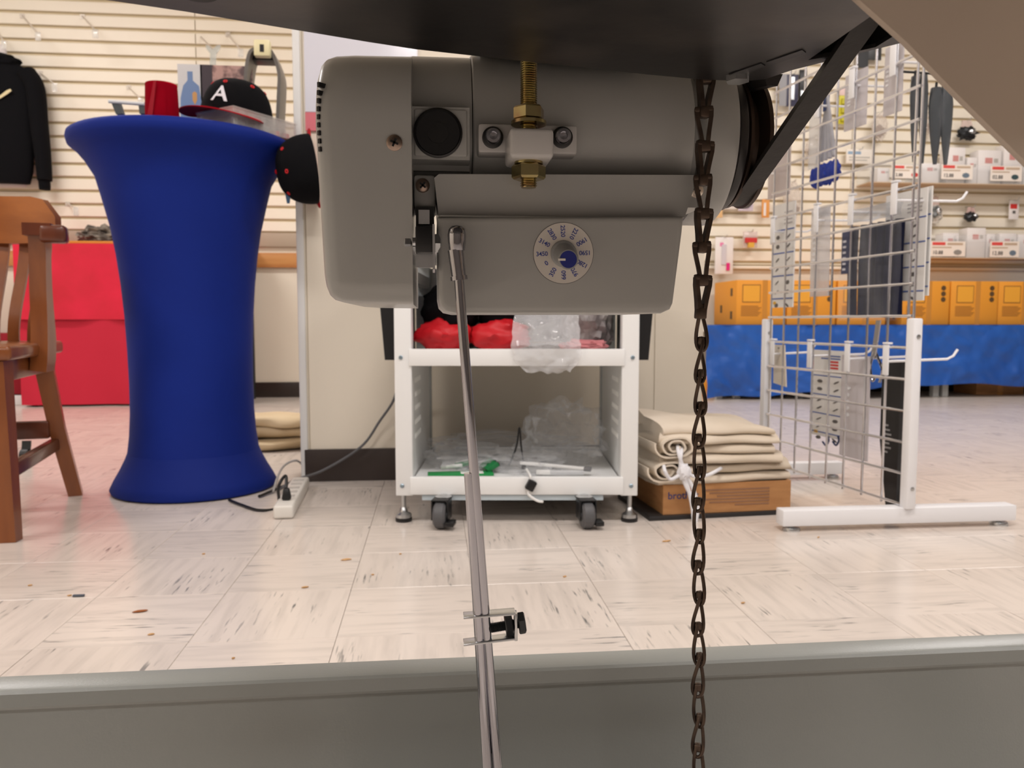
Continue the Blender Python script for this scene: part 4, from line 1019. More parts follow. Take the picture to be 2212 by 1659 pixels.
# lower shelf: bags, tools, plug
heap('plastic_bag', 'flattened clear bag at the left of the lower cart shelf', 'bag', -0.13, 0.24, ZS0, (0.20, 0.30, 0.055), 41, M_clear, 0.35, 3.0, 4, 12)
heap('plastic_bag', 'puffed clear bag standing at the right of the lower cart shelf', 'bag', 0.13, 0.24, ZS0, (0.20, 0.20, 0.17), 44, M_clear, 0.45, 2.6, 4, 12)
heap('plastic_bag', 'clear bag lying in the middle of the lower cart shelf', 'bag', 0.02, 0.16, ZS0, (0.18, 0.22, 0.05), 47, M_clear, 0.4, 3.2, 4, 12)
heap('plastic_bag', 'long clear bag along the back of the lower cart shelf', 'bag', -0.03, 0.38, ZS0, (0.40, 0.12, 0.07), 52, M_clear, 0.4, 3.2, 4, 12)
M_green = mat('green_card', (24, 140, 70), 0.45); M_pl = mat('tool_white', (232, 232, 230), 0.35)
def tool(name, label, cat, p0, p1, w, h, m, parts=()):
    a, b = onc(*p0), onc(*p1); d = b-a; an = math.atan2(d.y, d.x); t = thing(name, label, cat, ((a+b)/2).to_tuple())
    t.location.z = min(a.z, b.z)
    pit = math.asin((b.z-a.z)/d.length) if d.length else 0
    c = (a+b)/2; rotm = Matrix.Rotation(an, 4, 'Z') @ Matrix.Rotation(-pit, 4, 'Y')
    MB().box((c.x, c.y, c.z+h/2), (d.length, w, h), rot=rotm, bevel=min(w, h)*0.2).build('body', m, t)
    for nm, s0, s1, ww, hh, mm in parts:
        q = a+d*((s0+s1)/2); MB().box((q.x, q.y, q.z+h/2), (d.length*(s1-s0), ww, hh), rot=rotm, bevel=min(ww, hh)*0.15).build(nm, mm, t)
    return t
z_ = ZS0+0.001
tool('card_pack', 'green and white backing card at the front left of the lower cart shelf', 'card', (-0.225, 0.045, z_), (-0.06, 0.065, z_), 0.05, 0.006, M_green, (('white_label', 0.5, 0.85, 0.03, 0.0085, M_pl),))
tool('card_pack', 'small green card with white strip, behind the front green card', 'card', (-0.165, 0.17, z_), (-0.115, 0.17, z_+0.01), 0.05, 0.012, M_green, (('white_strip', 0.05, 0.95, 0.02, 0.016, M_pl),))
tool('card_pack', 'dark green card propped up beside the chrome rod on the lower shelf', 'card', (-0.085, 0.10, z_+0.002), (-0.055, 0.11, z_+0.02), 0.07, 0.012, mat('deep_green', (16, 116, 60), 0.5), (('black_edge', 0.9, 1.0, 0.07, 0.014, M_black),))
tool('seam_ripper', 'white pen-shaped seam ripper on the left front of the lower shelf', 'seam ripper', (-0.195, 0.075, z_+0.012), (-0.14, 0.085, z_+0.016), 0.009, 0.008, M_pl, (('cap', 0.0, 0.25, 0.010, 0.009, mat('cap_grey', (190, 190, 188), 0.4)),))
tool('long_tweezers', 'white and grey tweezers lying across the right of the lower shelf', 'tweezers', (0.01, 0.09, z_+0.022), (0.19, 0.05, z_+0.012), 0.014, 0.008, M_pl, (('dark_tip', 0.0, 0.12, 0.008, 0.009, mat('tip_grey', (140, 140, 140), 0.4)), ('grey_grip', 0.9, 1.0, 0.018, 0.010, mat('grip_grey', (120, 120, 122), 0.4))))
tool('marking_pen', 'pale grey marking pen under the white tweezers on the lower shelf', 'pen', (0.05, 0.05, z_+0.004), (0.17, 0.04, z_+0.004), 0.012, 0.010, mat('pen_grey', (200, 202, 204), 0.4), (('pen_cap', 0.0, 0.3, 0.013, 0.011, M_pl),))
pk = onc(0.035, -0.012, 0.098)
cpl = thing('cable_plug', 'black plug hanging from a white cable over the lower cart rail', 'plug', pk)
MB().box(pk, (0.022, 0.018, 0.026), rot=Matrix.Rotation(0.5, 4, 'Y'), bevel=0.003).build('plug_body', M_black, cpl)
MB().tube(spline([onc(0.025, 0.03, 0.13), onc(0.033, -0.008, 0.122), pk+Vector((0, 0, 0.012))], 6), 0.003, 8).build('cable_end', M_pl, cpl)
MB().tube(spline([pk+Vector((-0.006, -0.002, -0.012)), onc(0.03, -0.016, 0.075), onc(0.05, -0.022, 0.062), onc(0.065, -0.026, 0.060)], 6), 0.0034, 8).build('cable_tail', M_pl, cpl)
kb = onc(-0.01, 0.14, ZS0)
tb_ = thing('cable_tie', 'black cable tie loop standing up in the middle of the lower shelf', 'cable tie', kb)
MB().strip(spline([onc(-0.02, 0.14, ZS0+0.01), onc(0.0, 0.14, ZS0+0.06), onc(0.008, 0.142, ZS0+0.112), onc(0.013, 0.14, ZS0+0.06), onc(0.02, 0.138, ZS0+0.012)], 6), (0, 1, 0), 0.007, 0.004).build('loop', M_black, tb_)
MB().box(onc(0.02, 0.138, ZS0+0.008), (0.012, 0.01, 0.012), bevel=0.002).build('tie_head', M_black, tb_)

# ================================================================== CARDBOARD BOX, DROP CLOTHS
bl = at_z(1432, 1112, 0.012); br_ = at_z(1707, 1100, 0.012); bkl = at_z(1384, 1056, 0.012)
ex = (br_-bl); wB = ex.length; ex.normalize(); ey = Vector((-ex.y, ex.x, 0)); DBx = 0.30
bx = thing('cardboard_box', 'low brown cardboard box holding folded drop cloths, right of the cart', 'cardboard box', (bl+ex*wB/2+ey*DBx/2).to_tuple())
bx.location.z = 0.012
hB = at_y(1570, 1045, bl.y).z-0.012
M_card = mat('cardboard', (190, 138, 88), 0.75, bump=(150, 0.15), var=(12, (178, 126, 78), 0.4, 0.65, (1, 1, 6)))
def slab(o, a, b, y0, y1, z0, z1, nm, m, lean=0.0):
    c = [o+ex*a+ey*y0, o+ex*b+ey*y0, o+ex*b+ey*y1, o+ex*a+ey*y1]
    return MB().prism([Vector((p.x, p.y, z0)) for p in c], (0, 0, z1-z0)).build(nm, m, bx)
slab(bl, 0, wB, 0, DBx, 0.012, 0.016, 'box_bottom', M_card)
slab(bl, 0, wB, 0, 0.005, 0.016, 0.012+hB, 'box_front', M_card); slab(bl, 0, wB, DBx-0.005, DBx, 0.016, 0.012+hB, 'box_back', M_card)
slab(bl, 0, 0.005, 0.005, DBx-0.005, 0.016, 0.012+hB, 'box_side', M_card); slab(bl, wB-0.005, wB, 0.005, DBx-0.005, 0.016, 0.012+hB, 'box_side', M_card)
def fpl(u, v, w): p = bl+ex*u-ey*(0.0006+w); return Vector((p.x, p.y, v))
MB().text('brother', 0.026, lambda u, v, w: fpl(u+0.012, v+0.012+hB*0.62, w), align='LEFT', valign='CENTER').build('box_lettering', mat('navy_ink', (58, 60, 110), 0.6), bx, smooth=0)
ink = MB()
for k in range(6):
    wd = 0.185-0.02*(k % 3)-(0.05 if k == 5 else 0); p0 = bl+ex*(wB-0.06-wd)-ey*0.0008
    ink.prism([Vector((p.x, p.y, 0.012+hB*(0.75-0.105*k))) for p in (p0, p0+ex*wd, p0+ex*wd-ey*0.0003, p0-ey*0.0003)], (0, 0, 0.0035))
ink.build('fine_print', mat('box_print', (150, 110, 84), 0.7), bx)
tr = thing('black_flat_item', 'flat black item on the floor under the cardboard box', 'sheet', (bl.x+0.1, bl.y+0.1, 0))  # thin black slab under the box, reaching past its front and sides
c4 = [bl-ex*0.04-ey*0.012, bl+ex*(wB+0.01)-ey*0.004, bl+ex*(wB+0.01)+ey*0.25, bl-ex*0.04+ey*0.25]
MB().prism([Vector((p.x, p.y, 0.0006)) for p in c4], (0, 0, 0.011), bevel=0.003).build('sheet', mat('flat_item_black', (40, 38, 38), 0.4, bump=(30, 0.6)), tr)
M_drop = mat('drop_cloth', (228, 215, 197), 0.85, bump=(260, 0.3), var=(4, (214, 199, 178), 0.4, 0.7))
cc = bl+ex*wB*0.47+ey*DBx*0.5; rr_ = math.atan2(ex.y, ex.x)
specs = [(0.29, 0.25, 0.018, 0.062, 61, 0.0), (0.37, 0.30, 0.082, 0.052, 66, 0.0), (0.33, 0.31, 0.132, 0.05, 72, -0.012), (0.33, 0.34, 0.180, 0.045, 77, -0.02)]
for k, (w_, d_, z0, th, sd, ox) in enumerate(specs):
    lab = ['lowest folded drop cloth, down inside the cardboard box', 'second folded drop cloth, bulging over the box rim', 'third folded drop cloth in the tied stack on the box', 'topmost cream drop cloth of the stack on the cardboard box'][k]
    dc_ = thing('drop_cloth', lab, 'drop cloth', (cc.x, cc.y, z0), 'folded drop cloths in the box')
    # a cloth is folded over: two layers joined by a rounded front fold
    for j in range(2):
        fold((cc.x+ox+0.006*j, cc.y+(0.02 if k == 3 else 0), 0), w_-0.02*j, d_-0.012*j, z0+j*th*0.5, th*0.56, sd+j, 0.03 if k else 0.004, rr_+(0, 0.05, -0.04, 0.03)[k], (0, 0, 0.4, 1.0)[k]).build('fold_layer', M_drop, dc_, smooth=60)
# rolled ends of two of the cloths, open at the front
for nm_, lab, px0, px1, py0, py1 in (('upper', 'rolled end of the upper drop cloth, layers showing beside the white cord', 1408, 1500, 944, 988), ('lower', 'rolled end of the lower drop cloth at the left front of the box', 1392, 1486, 998, 1040)):
    yf = bl.y-0.016; a_, b_ = at_y(px0, py0, yf), at_y(px1, py1, yf); c_ = (a_+b_)/2; hw_, hh_ = (b_.x-a_.x)/2, (a_.z-b_.z)/2
    t = thing('rolled_cloth', lab, 'drop cloth', (c_.x, c_.y, c_.z-hh_), 'folded drop cloths in the box')
    sp_ = []
    for i in range(70):
        an_ = 2*PI*2.6*i/69+PI*0.9; k_ = 1-0.72*i/69
        cx_, sx_ = math.cos(an_), math.sin(an_)
        px_ = hw_*(0.55*k_+0.45*k_*k_)*abs(cx_)**0.6*(1 if cx_ > 0 else -1); pz_ = hh_*k_*abs(sx_)**0.75*(1 if sx_ > 0 else -1)
        sp_.append(Vector((c_.x, yf+0.10, c_.z))+ex*px_+Vector((0, 0, pz_+0.0025*math.sin(i*0.7))))
    MB().strip(sp_, ey, 0.20, 0.0042).build('rolled_layer', M_drop, t, smooth=60)
    MB().strip([p_+Vector((0, 0.02, -0.001)) for p_ in sp_[::4]], ey, 0.12, 0.003).build('inner_layer', M_drop, t, smooth=60)
# white cord tied round the stack
kp = at_y(1478, 1010, bl.y-0.02)
wc = thing('tie_cord', 'white cord knotted around the drop cloth stack, ends hanging down', 'cord', kp)
M_cord = mat('white_cord', (236, 236, 240), 0.7, bump=(300, 0.4))
def wp(px, py, dy=-0.03): return at_y(px, py, bl.y+dy)
MB().tube(spline([wp(1466, 930, 0.18), wp(1464, 968, -0.012), wp(1474, 1005), wp(1480, 1018)], 6), 0.0045, 8).build('strand', M_cord, wc)
MB().tube(spline([wp(1474, 932, 0.18), wp(1472, 972, -0.012), wp(1470, 1000), wp(1476, 1020)], 6), 0.0045, 8).build('strand', M_cord, wc)
MB().tube(spline([wp(1570, 1000, 0.16), wp(1550, 1016, -0.02), wp(1515, 1030), wp(1480, 1024)], 6), 0.0045, 8).build('strand', M_cord, wc)
MB().tube(spline([wp(1440, 985, 0.16), wp(1434, 1008, -0.02), wp(1446, 1034), wp(1462, 1030), wp(1476, 1020)], 6), 0.0045, 8).build('strand', M_cord, wc)
MB().blob(wp(1478, 1020), (0.030, 0.026, 0.042), 5, 0.3, 3, 3).build('knot', M_cord, wc)
for k, p in enumerate(([(1476, 1024), (1488, 1060), (1496, 1100), (1499, 1134)], [(1480, 1024), (1497, 1055), (1507, 1095), (1503, 1128)], [(1474, 1024), (1482, 1050), (1500, 1085), (1501, 1118)])):
    MB().tube(spline([wp(a, b) for a, b in p], 6), 0.005, 8).build('cord_end', M_cord, wc)

# ================================================================== GRID PANEL STAND AND ITS GOODS
YG = 1.785
NB = at_y(1950, 1090, YG); NB = Vector((NB.x, YG, 0))
PA = R(7.6); GU = Vector((-math.sin(PA), math.cos(PA), 0)); GN = Vector((math.cos(PA), math.sin(PA), 0))
def gp(px, py, dl=0.0):
    o = NB+GN*dl; d = ray(px, py); t = (o-ORG).dot(GN)/d.dot(GN); return ORG+d*t
def gs(px, py, dl=0.0): return (gp(px, py, dl)-NB-GN*dl).dot(GU)
gridp = thing('grid_panel', 'chrome wire grid display panel on white T-shaped feet, right of the drop cloths', 'display panel', NB)
GL = 0.61
M_wire = mat('wire_chrome', (225, 225, 230), 0.2, 0.9)
M_gw = mat('stand_white', (240, 240, 242), 0.4)
z00 = gp(1940, 1086, 0).z
for i in range(9):
    p = NB+GU*(GL*i/8 if 0 < i < 8 else (0.006 if i == 0 else GL-0.004))
    MB().cyl((p.x, p.y, z00-0.01), (p.x, p.y, 1.80), 0.0032, seg=8).build('wire', M_wire, gridp)
p = NB+GU*(-0.012); MB().cyl((p.x, p.y, 0.50), (p.x, p.y, 1.80), 0.0032, seg=8).build('wire', M_wire, gridp)
k = 0
while z00+k*0.0762 < 1.80:
    z = z00+k*0.0762; a = NB-GU*0.012-GN*0.005; b = NB+GU*GL-GN*0.005
    MB().cyl((a.x, a.y, z), (b.x, b.y, z), 0.0036, seg=8).build('wire', M_wire, gridp); k += 1
for s, yy, xa, xb in ((0.0, YG, at_y(1692, 1120, YG-0.02).x, at_y(2196, 1105, YG-0.02).x), (GL, None, None, None)):
    p = NB+GU*s
    if xa is None: xa, xb, yy = p.x-0.26, p.x+0.25, p.y
    ztop = 0.508
    MB().bb(xa, xb, yy-0.02, yy+0.02, 0.014, 0.052, 0.002).build('foot_bar', M_gw, gridp)
    q = p+GU*(-0.016 if s == 0 else 0.016)
    po_ = MB().box((q.x, q.y, (0.05+ztop)/2), (0.026, 0.026, ztop-0.05), rot=PA, bevel=0.004).build('post', M_gw, gridp)
    for zz_ in (0.10, 0.465): MB().lathe([(0.005, 0), (0.005, -0.0015), (0.0, -0.002)], (q.x+0.002, q.y-0.0135, zz_), 'Y', 12).build('screw', M_zinc, po_)
    for x in (xa+0.03, xb-0.03): MB().lathe([(0.020, 0.0), (0.021, 0.003), (0.019, 0.008), (0.006, 0.009), (0.006, 0.014)], (x, yy, 0), 'Z', 20).build('levelling_pad', M_zinc, gridp)
# display hooks
def ghook(label, px, py, dl=0.16, h=0.075, hw=0.020):
    s = gs(px, py); z = gp(px, py).z; o = NB+GU*s
    t = thing('display_hook', label, 'hook', (o.x, o.y, z-h), 'white hooks on the grid panel')
    c = o-GN*0.010; M4 = PA
    MB().box((c.x, c.y, z-h/2), (0.004, hw, h), rot=M4, bevel=0.001).box((o.x-GN.x*0.006, o.y-GN.y*0.006, z+0.004), (0.014, hw, 0.005), rot=M4, bevel=0.001).build('back_plate', M_gw, t)
    pts = [o-GN*0.008+Vector((0, 0, z-h*0.55)), o+GN*(dl-0.03)+Vector((0, 0, z-h*0.55+0.004)), o+GN*(dl-0.012)+Vector((0, 0, z-h*0.55+0.012)), o+GN*dl+Vector((0, 0, z-h*0.55+0.028))]
    MB().tube(pts, 0.0032, 8).build('prong', M_gw, t); return t
for lab, px, py in (('white hook at the near post, lower row of the grid panel', 1922, 745), ('white hook second from the near post, lower row of the grid panel', 1838, 742), ('white hook third from the near post, lower row of the grid panel', 1756, 738), ('white hook at the far post, lower row of the grid panel', 1675, 736),
                    ('white hook at the near post, middle row of the grid panel', 1940, 396), ('white hook second from the near post, middle row of the grid panel', 1846, 424), ('white hook third from the near post, middle row of the grid panel', 1770, 444), ('white hook at the far post, middle row of the grid panel', 1676, 472),
                    ('white hook above the lilac pouch by the near post, upper row', 1938, 96), ('white hook above the second lilac pouch, upper row', 1848, 150), ('white hook above the blue brushes, upper row', 1772, 196)):
    ghook(lab, px, py, 0.20 if 'near post' in lab and 'upper' not in lab else 0.14)
def gcard(name, label, cat, px0, px1, py0, py1, dl, m, th=0.004, grp=None):
    pm, qm = (px0+px1)/2, (py0+py1)/2
    s0, s1 = gs(px1, qm, dl), gs(px0, qm, dl); z1, z0 = gp(pm, py0, dl).z, gp(pm, py1, dl).z
    o = NB+GN*dl+GU*(s0+s1)/2
    t = thing(name, label, cat, (o.x, o.y, z0), grp); W, H = s1-s0, z1-z0
    def q(u, v, w=0.0):   # u 0..1 left to right as seen, v 0..1 up, w toward the viewer
        p = NB+GN*(dl-w)+GU*(s1-W*u); return Vector((p.x, p.y, z0+H*v))
    def patch(nm, us, mm, w0=0.0006, w1=0.0): return MB().prism([q(u, v, th/2+w1) for u, v in us], -GN*w0).build(nm, mm, t)
    return t, q, patch, W, H
def rect(u0, u1, v0, v1): return [(u0, v0), (u1, v0), (u1, v1), (u0, v1)]
def cardbody(t, q, us, m, th=0.004, nm='card'): return MB().prism([q(u, v, th/2) for u, v in us], GN*th).build(nm, m, t)
M_cardpk = mat('pack_card', (232, 230, 226), 0.4); M_lilac = mat('lilac_pouch', (206, 200, 202), 0.45); M_line = mat('pack_blue_line', (72, 98, 164), 0.45)
M_mark = mat('pack_mark', (96, 92, 90), 0.5); M_yel = mat('pack_yellow', (226, 178, 70), 0.5)
def icon_card(name, label, px0, px1, py0, py1, dl, header=0.26, red=False):
    t, q, patch, W, H = gcard(name, label, 'accessory card', px0, px1, py0, py1, dl, M_cardpk)
    cardbody(t, q, rect(0, 1, 0, 1), M_cardpk)
    for k in range(4):
        v = 1-header-k*0.22; patch('blue_line', rect(0, 1, v, v+0.012), M_line)
        for j, u in enumerate((0.12, 0.60)):
            for i in range(2):
                if k == 3 and i == 1: continue
                cu, cv_ = u+0.16, v-0.06-i*0.09
                patch('picture', [(cu+0.085*math.cos(a*PI/3+j), cv_+0.022*math.sin(a*PI/3+j*2+k)) for a in range(6)], M_mark)
    patch('yellow_mark', [(0.2+0.08*math.cos(a*PI/3), 0.045+0.018*math.sin(a*PI/3)) for a in range(6)], M_yel)
    if red:
        for k in range(3): patch('red_print', rect(0.55, 0.8, 0.86-k*0.035, 0.882-k*0.035), M_ink_red)
        for k in range(2): patch('blue_print', rect(0.3, 0.85, 0.90+k*0.03, 0.914+k*0.03), M_line)
    else:
        for k in range(4): patch('small_print', rect(0.55, 0.9, 0.80+k*0.035, 0.812+k*0.035), mat('pale_print', (176, 172, 172), 0.5))
    for j in (0.25, 0.75):   # header hole loop
        pass
    return t
icon_card('accessory_card', 'white accessory card with blue lines at the near post of the grid panel', 1912, 2000, 415, 650, 0.075)
tb2 = icon_card('accessory_card', 'blue-edged accessory card right behind the foremost one at the near post', 1925, 2010, 412, 640, 0.088)
icon_card('accessory_card', 'white accessory card with blue lines at the far post of the grid panel', 1668, 1716, 440, 664, 0.03)
icon_card('accessory_card', 'white accessory card with red print on the lower grid row', 1752, 1826, 757, 945, 0.06, 0.30, True)
for j, (px, lab) in enumerate(((1784, 'left'), (1806, 'right'))):
    a = gp(px, 948, 0.06); t = thing('hook_sample', 'small navy %s sample hook dangling below the red-printed card' % lab, 'sample hook', a)
    MB().tube(spline([gp(px+4, 942, 0.055), gp(px+6, 952, 0.055), gp(px, 962, 0.055), gp(px-7, 954, 0.055)], 5), 0.0028, 8).build('hook_wire', mat('navy_plastic', (40, 52, 92), 0.4), t)
# lilac pouches
def pouch(label, px0, px1, py0, py1, dl, skew=0.0, m=None):
    t, q, patch, W, H = gcard('plastic_pouch', label, 'pouch', px0, px1, py0, py1, dl, M_lilac)
    m = m or M_lilac
    def fn(u, v): p = q(u+skew*(1-v), v, 0.006+0.010*math.sin(PI*u)*math.sin(PI*v)); return p
    MB().grid(fn, 8, 12, 0.004).build('pouch_body', m, t)
    patch('header_strip', rect(0.04, 0.96, 0.9, 1.0), mat('header_white', (228, 226, 226), 0.5), 0.001, 0.004)
    for k in range(5):
        patch('bubble', [(0.35+0.09*math.cos(a*PI/4)+skew*0.5, 0.42+k*0.065+0.018*math.sin(a*PI/4)) for a in range(8)], mat('bubble_clear', (236, 236, 238), 0.15), 0.002, 0.016)
    return t
pouch('pale lilac pouch by the near post in the top row of the grid panel', 1918, 1956, 98, 245, 0.03)
pouch('pale lilac pouch left of the near one in the top row of the grid panel', 1832, 1878, 156, 276, 0.03)
pouch('grey white pouch behind the motor belt at the far end of the grid panel', 1666, 1712, 300, 425, 0.03, 0.0, mat('brown_grey_pouch', (196, 184, 180), 0.5))
pouch('clear narrow pouch in the middle row, second from the far post', 1757, 1796, 452, 640, 0.03, 0.05, clear('pouch_film', (226, 224, 226), body=0.55, rough=0.2))
pouch('long lilac pouch with print in the lower row of the grid panel', 1822, 1882, 768, 990, 0.06, 0.02)
# small white tag, far post
t, q, patch, W, H = gcard('price_tag', 'small blank cream tag on the far lower hook of the grid panel', 'tag', 1671, 1700, 745, 834, 0.02, M_cardpk)
cardbody(t, q, [(0.05, 0.06), (1.0, 0.0), (0.8, 1.0), (0.0, 1.0)], mat('cream_tag', (232, 222, 206), 0.6)); patch('tag_hole', [(0.4+0.06*math.cos(a*PI/4), 0.92+0.02*math.sin(a*PI/4)) for a in range(8)], M_mark)
# black long pack
t, q, patch, W, H = gcard('black_pack', 'long black tapering pack on the near lower hook of the grid panel', 'pack', 1905, 1946, 776, 1098, 0.05, M_black)
cardbody(t, q, [(0.45, 0.0), (1.0, 0.0), (1.0, 1.0), (0.0, 1.0), (0.0, 0.45)], mat('pack_black', (30, 30, 32), 0.35), 0.012)
for k in range(7): patch('white_print', rect(0.15, 0.45+0.08*(k % 3), 0.55-k*0.03, 0.562-k*0.03), mat('print_grey', (150, 150, 150), 0.5), 0.0008, 0.004)
# pliers
t = thing('thread_snips', 'chrome thread snips hanging between the lower grid hooks', 'snips', gp(1893, 835, 0.06))
MB().strip([gp(1898, 692, 0.055), gp(1893, 730, 0.055), gp(1886, 775, 0.055)], GU, 0.016, 0.004).build('blade', M_chrome, t)
MB().tube(spline([gp(1888, 760, 0.055), gp(1880, 790, 0.055), gp(1884, 822, 0.055), gp(1890, 815, 0.055)], 6), 0.0035, 8).build('handle', M_chrome, t)
MB().tube(spline([gp(1888, 752, 0.06), gp(1897, 775, 0.06), gp(1906, 800, 0.06), gp(1900, 826, 0.06)], 6), 0.0035, 8).build('handle', M_chrome, t)
# navy sleeves in a clear bag
t, q, patch, W, H = gcard('navy_bag', 'clear bag of navy tubes hanging in the middle of the grid panel', 'bag', 1832, 1958, 442, 692, 0.05, M_black)
M_navy = mat('navy_fabric', (14, 18, 46), 0.7, spec=0.2)
for k in range(6):
    u = 0.08+0.145*k+(0.05 if k else 0)
    MB().tube([q(u+0.045, 0.03, 0.004), q(u+0.04, 0.5, 0.006), q(u+0.045, 0.84, 0.004)], [0.013, 0.0125, 0.012], 10).build('tube', M_navy, t)
MB().grid(lambda u, v: q(u*1.02-0.01, v, 0.022+0.004*math.sin(u*9+v*4)), 10, 12, 0.0005).build('film', clear('bag_film', (220, 224, 232), body=0.03, rough=0.15), t)
MB().prism([q(u, v, 0.026) for u, v in rect(0.03, 0.17, 0.42, 0.80)], -GN*0.0006).build('label_strip', mat('strip_navy', (70, 74, 100), 0.5), t)
for k in range(6): MB().prism([q(u, v, 0.0275) for u, v in rect(0.06, 0.12, 0.45+k*0.05, 0.47+k*0.05)], -GN*0.0006).build('label_print', mat('strip_print', (206, 206, 214), 0.5), t)
MB().grid(lambda u, v: q(0.1+u*0.88, 0.87+0.12*v, 0.012+0.006*math.sin(u*7+v*3)), 10, 4, 0.0008).build('bag_top', clear('bag_top_film', (200, 204, 210), body=0.4, rough=0.15), t)
# brushes with blue heads
t, q, patch, W, H = gcard('brush_bundle', 'bundle of grey-handled brushes with blue heads on the grid panel', 'brushes', 1757, 1824, 200, 402, 0.04, M_navy)
for k in range(5):
    MB().cyl(q(0.45+0.03*k, 1.0, 0.004*k), q(0.15+0.18*k, 0.28, 0.004*k), 0.0035, 0.006, seg=8).build('handle', mat('brush_grey', (170, 170, 176), 0.4), t)
    c = q(0.13+0.185*k, 0.13, 0.004*k); MB().blob(c, (0.03, 0.045, 0.058), k+3, 0.3, 3, 3).build('brush_head', mat('brush_blue', (26, 52, 150), 0.7), t)
patch('sleeve', rect(0.02, 0.42, 0.22, 0.95), clear('sleeve_film', (230, 230, 230), body=0.4), 0.001, 0.014)
MB().prism([q(u, v, 0.012) for u, v in rect(0.42, 0.62, 0.80, 0.95)], -GN*0.001).build('navy_label', mat('label_navy', (40, 60, 110), 0.5), t)
# dark pointed sheaths hanging on the near post
M_sheath = mat('dark_sheath', (76, 80, 84), 0.28, var=(9, (120, 124, 128), 0.5, 0.75, (2, 2, 0.5)))
for n_, (lab, lobes) in enumerate((('dark grey glossy sheath pair hanging next to the near grid post', ((1968, 1985, 165, 350), (1986, 2004, 160, 353))), ('dark grey glossy sheath pair farther right, below the taupe brace', ((2008, 2036, 190, 355), (2032, 2058, 185, 356))))):
    YS = 1.90; a = at_y(lobes[0][0], lobes[0][3], YS); t = thing('tool_sheath', lab, 'sheath', a)
    for px0, px1, py0, py1 in lobes:
        rgs = []
        for j in range(9):
            f_ = j/8; py = py1+(py0-py1)*f_; wd = (px1-px0)*(0.28+0.95*math.sin(min(1, f_*1.25)*PI*0.5)-0.45*max(0, f_-0.82)/0.18); cx_ = (px0+px1)/2
            cp_ = at_y(cx_-3*(1-f_), py, YS); hw_ = wd/2*YS/1700
            rgs.append([(cp_.x+hw_*math.cos(2*PI*i/12), cp_.y+0.011*math.sin(2*PI*i/12)*(0.4+0.6*f_), cp_.z) for i in range(12)])
        MB().loft(rgs).build('sheath', M_sheath, t, smooth=60)
        m = at_y((px0+px1)/2, py0, YS); MB().tube([m-Vector((0, 0, 0.002)), m+Vector((0.001, 0, 0.014))], 0.003, 6).build('loop', M_black, t)
    m0, m1 = at_y(1955, 152, YS), at_y(2075, 168, YS)
    if n_ == 0:
        hk = thing('sheath_rail', 'thin dark rail at the top of the hanging sheaths', 'rail', m0)
        MB().cyl(gp(1953, 155, 0.0), m1+Vector((0, 0, 0.006)), 0.003, seg=8).build('rail_bar', M_darksteel, hk)
        MB().cyl(m1+Vector((0, 0, 0.006)), m1+Vector((0.01, 0, 0.02)), 0.003, seg=8).build('rail_tip', M_darksteel, hk)

# ================================================================== BLUE LOW TABLE AND BOXES, RIGHT
YT = 4.86
zt3 = at_y(1900, 702, YT).z; xt0 = at_y(1524, 760, YT).x; xt1 = 5.2
lt = thing('low_table', 'long low table with crinkled blue plastic cloth under the orange boxes', 'table', ((xt0+xt1)/2, YT+0.2, 0))
M_bplas = mat('blue_plastic_cloth', (38, 96, 184), 0.38, bump=(14, 0.7), var=(3, (30, 84, 170), 0.35, 0.7))
xq = [at_y(p, 800, YT).x for p in (1530, 1640, 1760, 1900, 2030, 2120, 2215, 2330)]; zq = [at_y(1800, p, YT).z for p in (857, 853, 846, 838, 831, 833, 836, 838)]
def zbot(x):
    for i in range(7):
        if x <= xq[i+1]: f_ = max(0, (x-xq[i])/(xq[i+1]-xq[i])); return zq[i]*(1-f_)+zq[i+1]*f_
    return zq[-1]
def skirt(u, v):
    x = xt0+(xt1-xt0)*u; zb_ = zbot(x); z = zb_+(zt3-zb_)*v; k = 1-v
    return (x, YT-0.02+0.012*mnoise.noise(Vector((x*14+z*10, z*16, 7)))+0.008*abs(mnoise.noise(Vector((x*22-z*18, z*20, 9))))+0.05*k*mnoise.noise(Vector((x*4, z*5, 1)))+0.03*k*abs(mnoise.noise(Vector((x*9+z*6, z*9, 4))))+0.012*k*math.sin(x*17+z*8), z+0.008*k*math.sin(x*11))
MB().grid(skirt, 260, 22, 0.0015).build('cloth_skirt', M_bplas, lt)
MB().bb(xt0, xt1, YT-0.018, YB-0.03, zt3-0.003, zt3).build('cloth_top', M_bplas, lt)
MB().bb(xt0+0.01, xt1, YT+0.02, YB-0.03, zt3-0.04, zt3-0.004).build('table_top', M_paper, lt)
for px in (1552, 1590, 1725, 2018, 2038, 2300):
    x = at_y(px, 840, YT+0.1).x; MB().bb(x-0.02, x+0.02, YT+0.08, YT+0.12, 0, zt3-0.04).build('leg', mat('leg_grey', (196, 198, 196), 0.4), lt)
M_orange = mat('orange_carton', (234, 156, 48), 0.6, bump=(60, 0.08)); M_olt = mat('carton_label', (240, 170, 56), 0.5); M_opr = mat('carton_print', (150, 98, 40), 0.6); M_tape = mat('carton_tape', (206, 140, 60), 0.3)
WB = 0.335; HBX = at_y(2100, 607, YT+0.02).z-zt3-0.002; DBX = 0.40
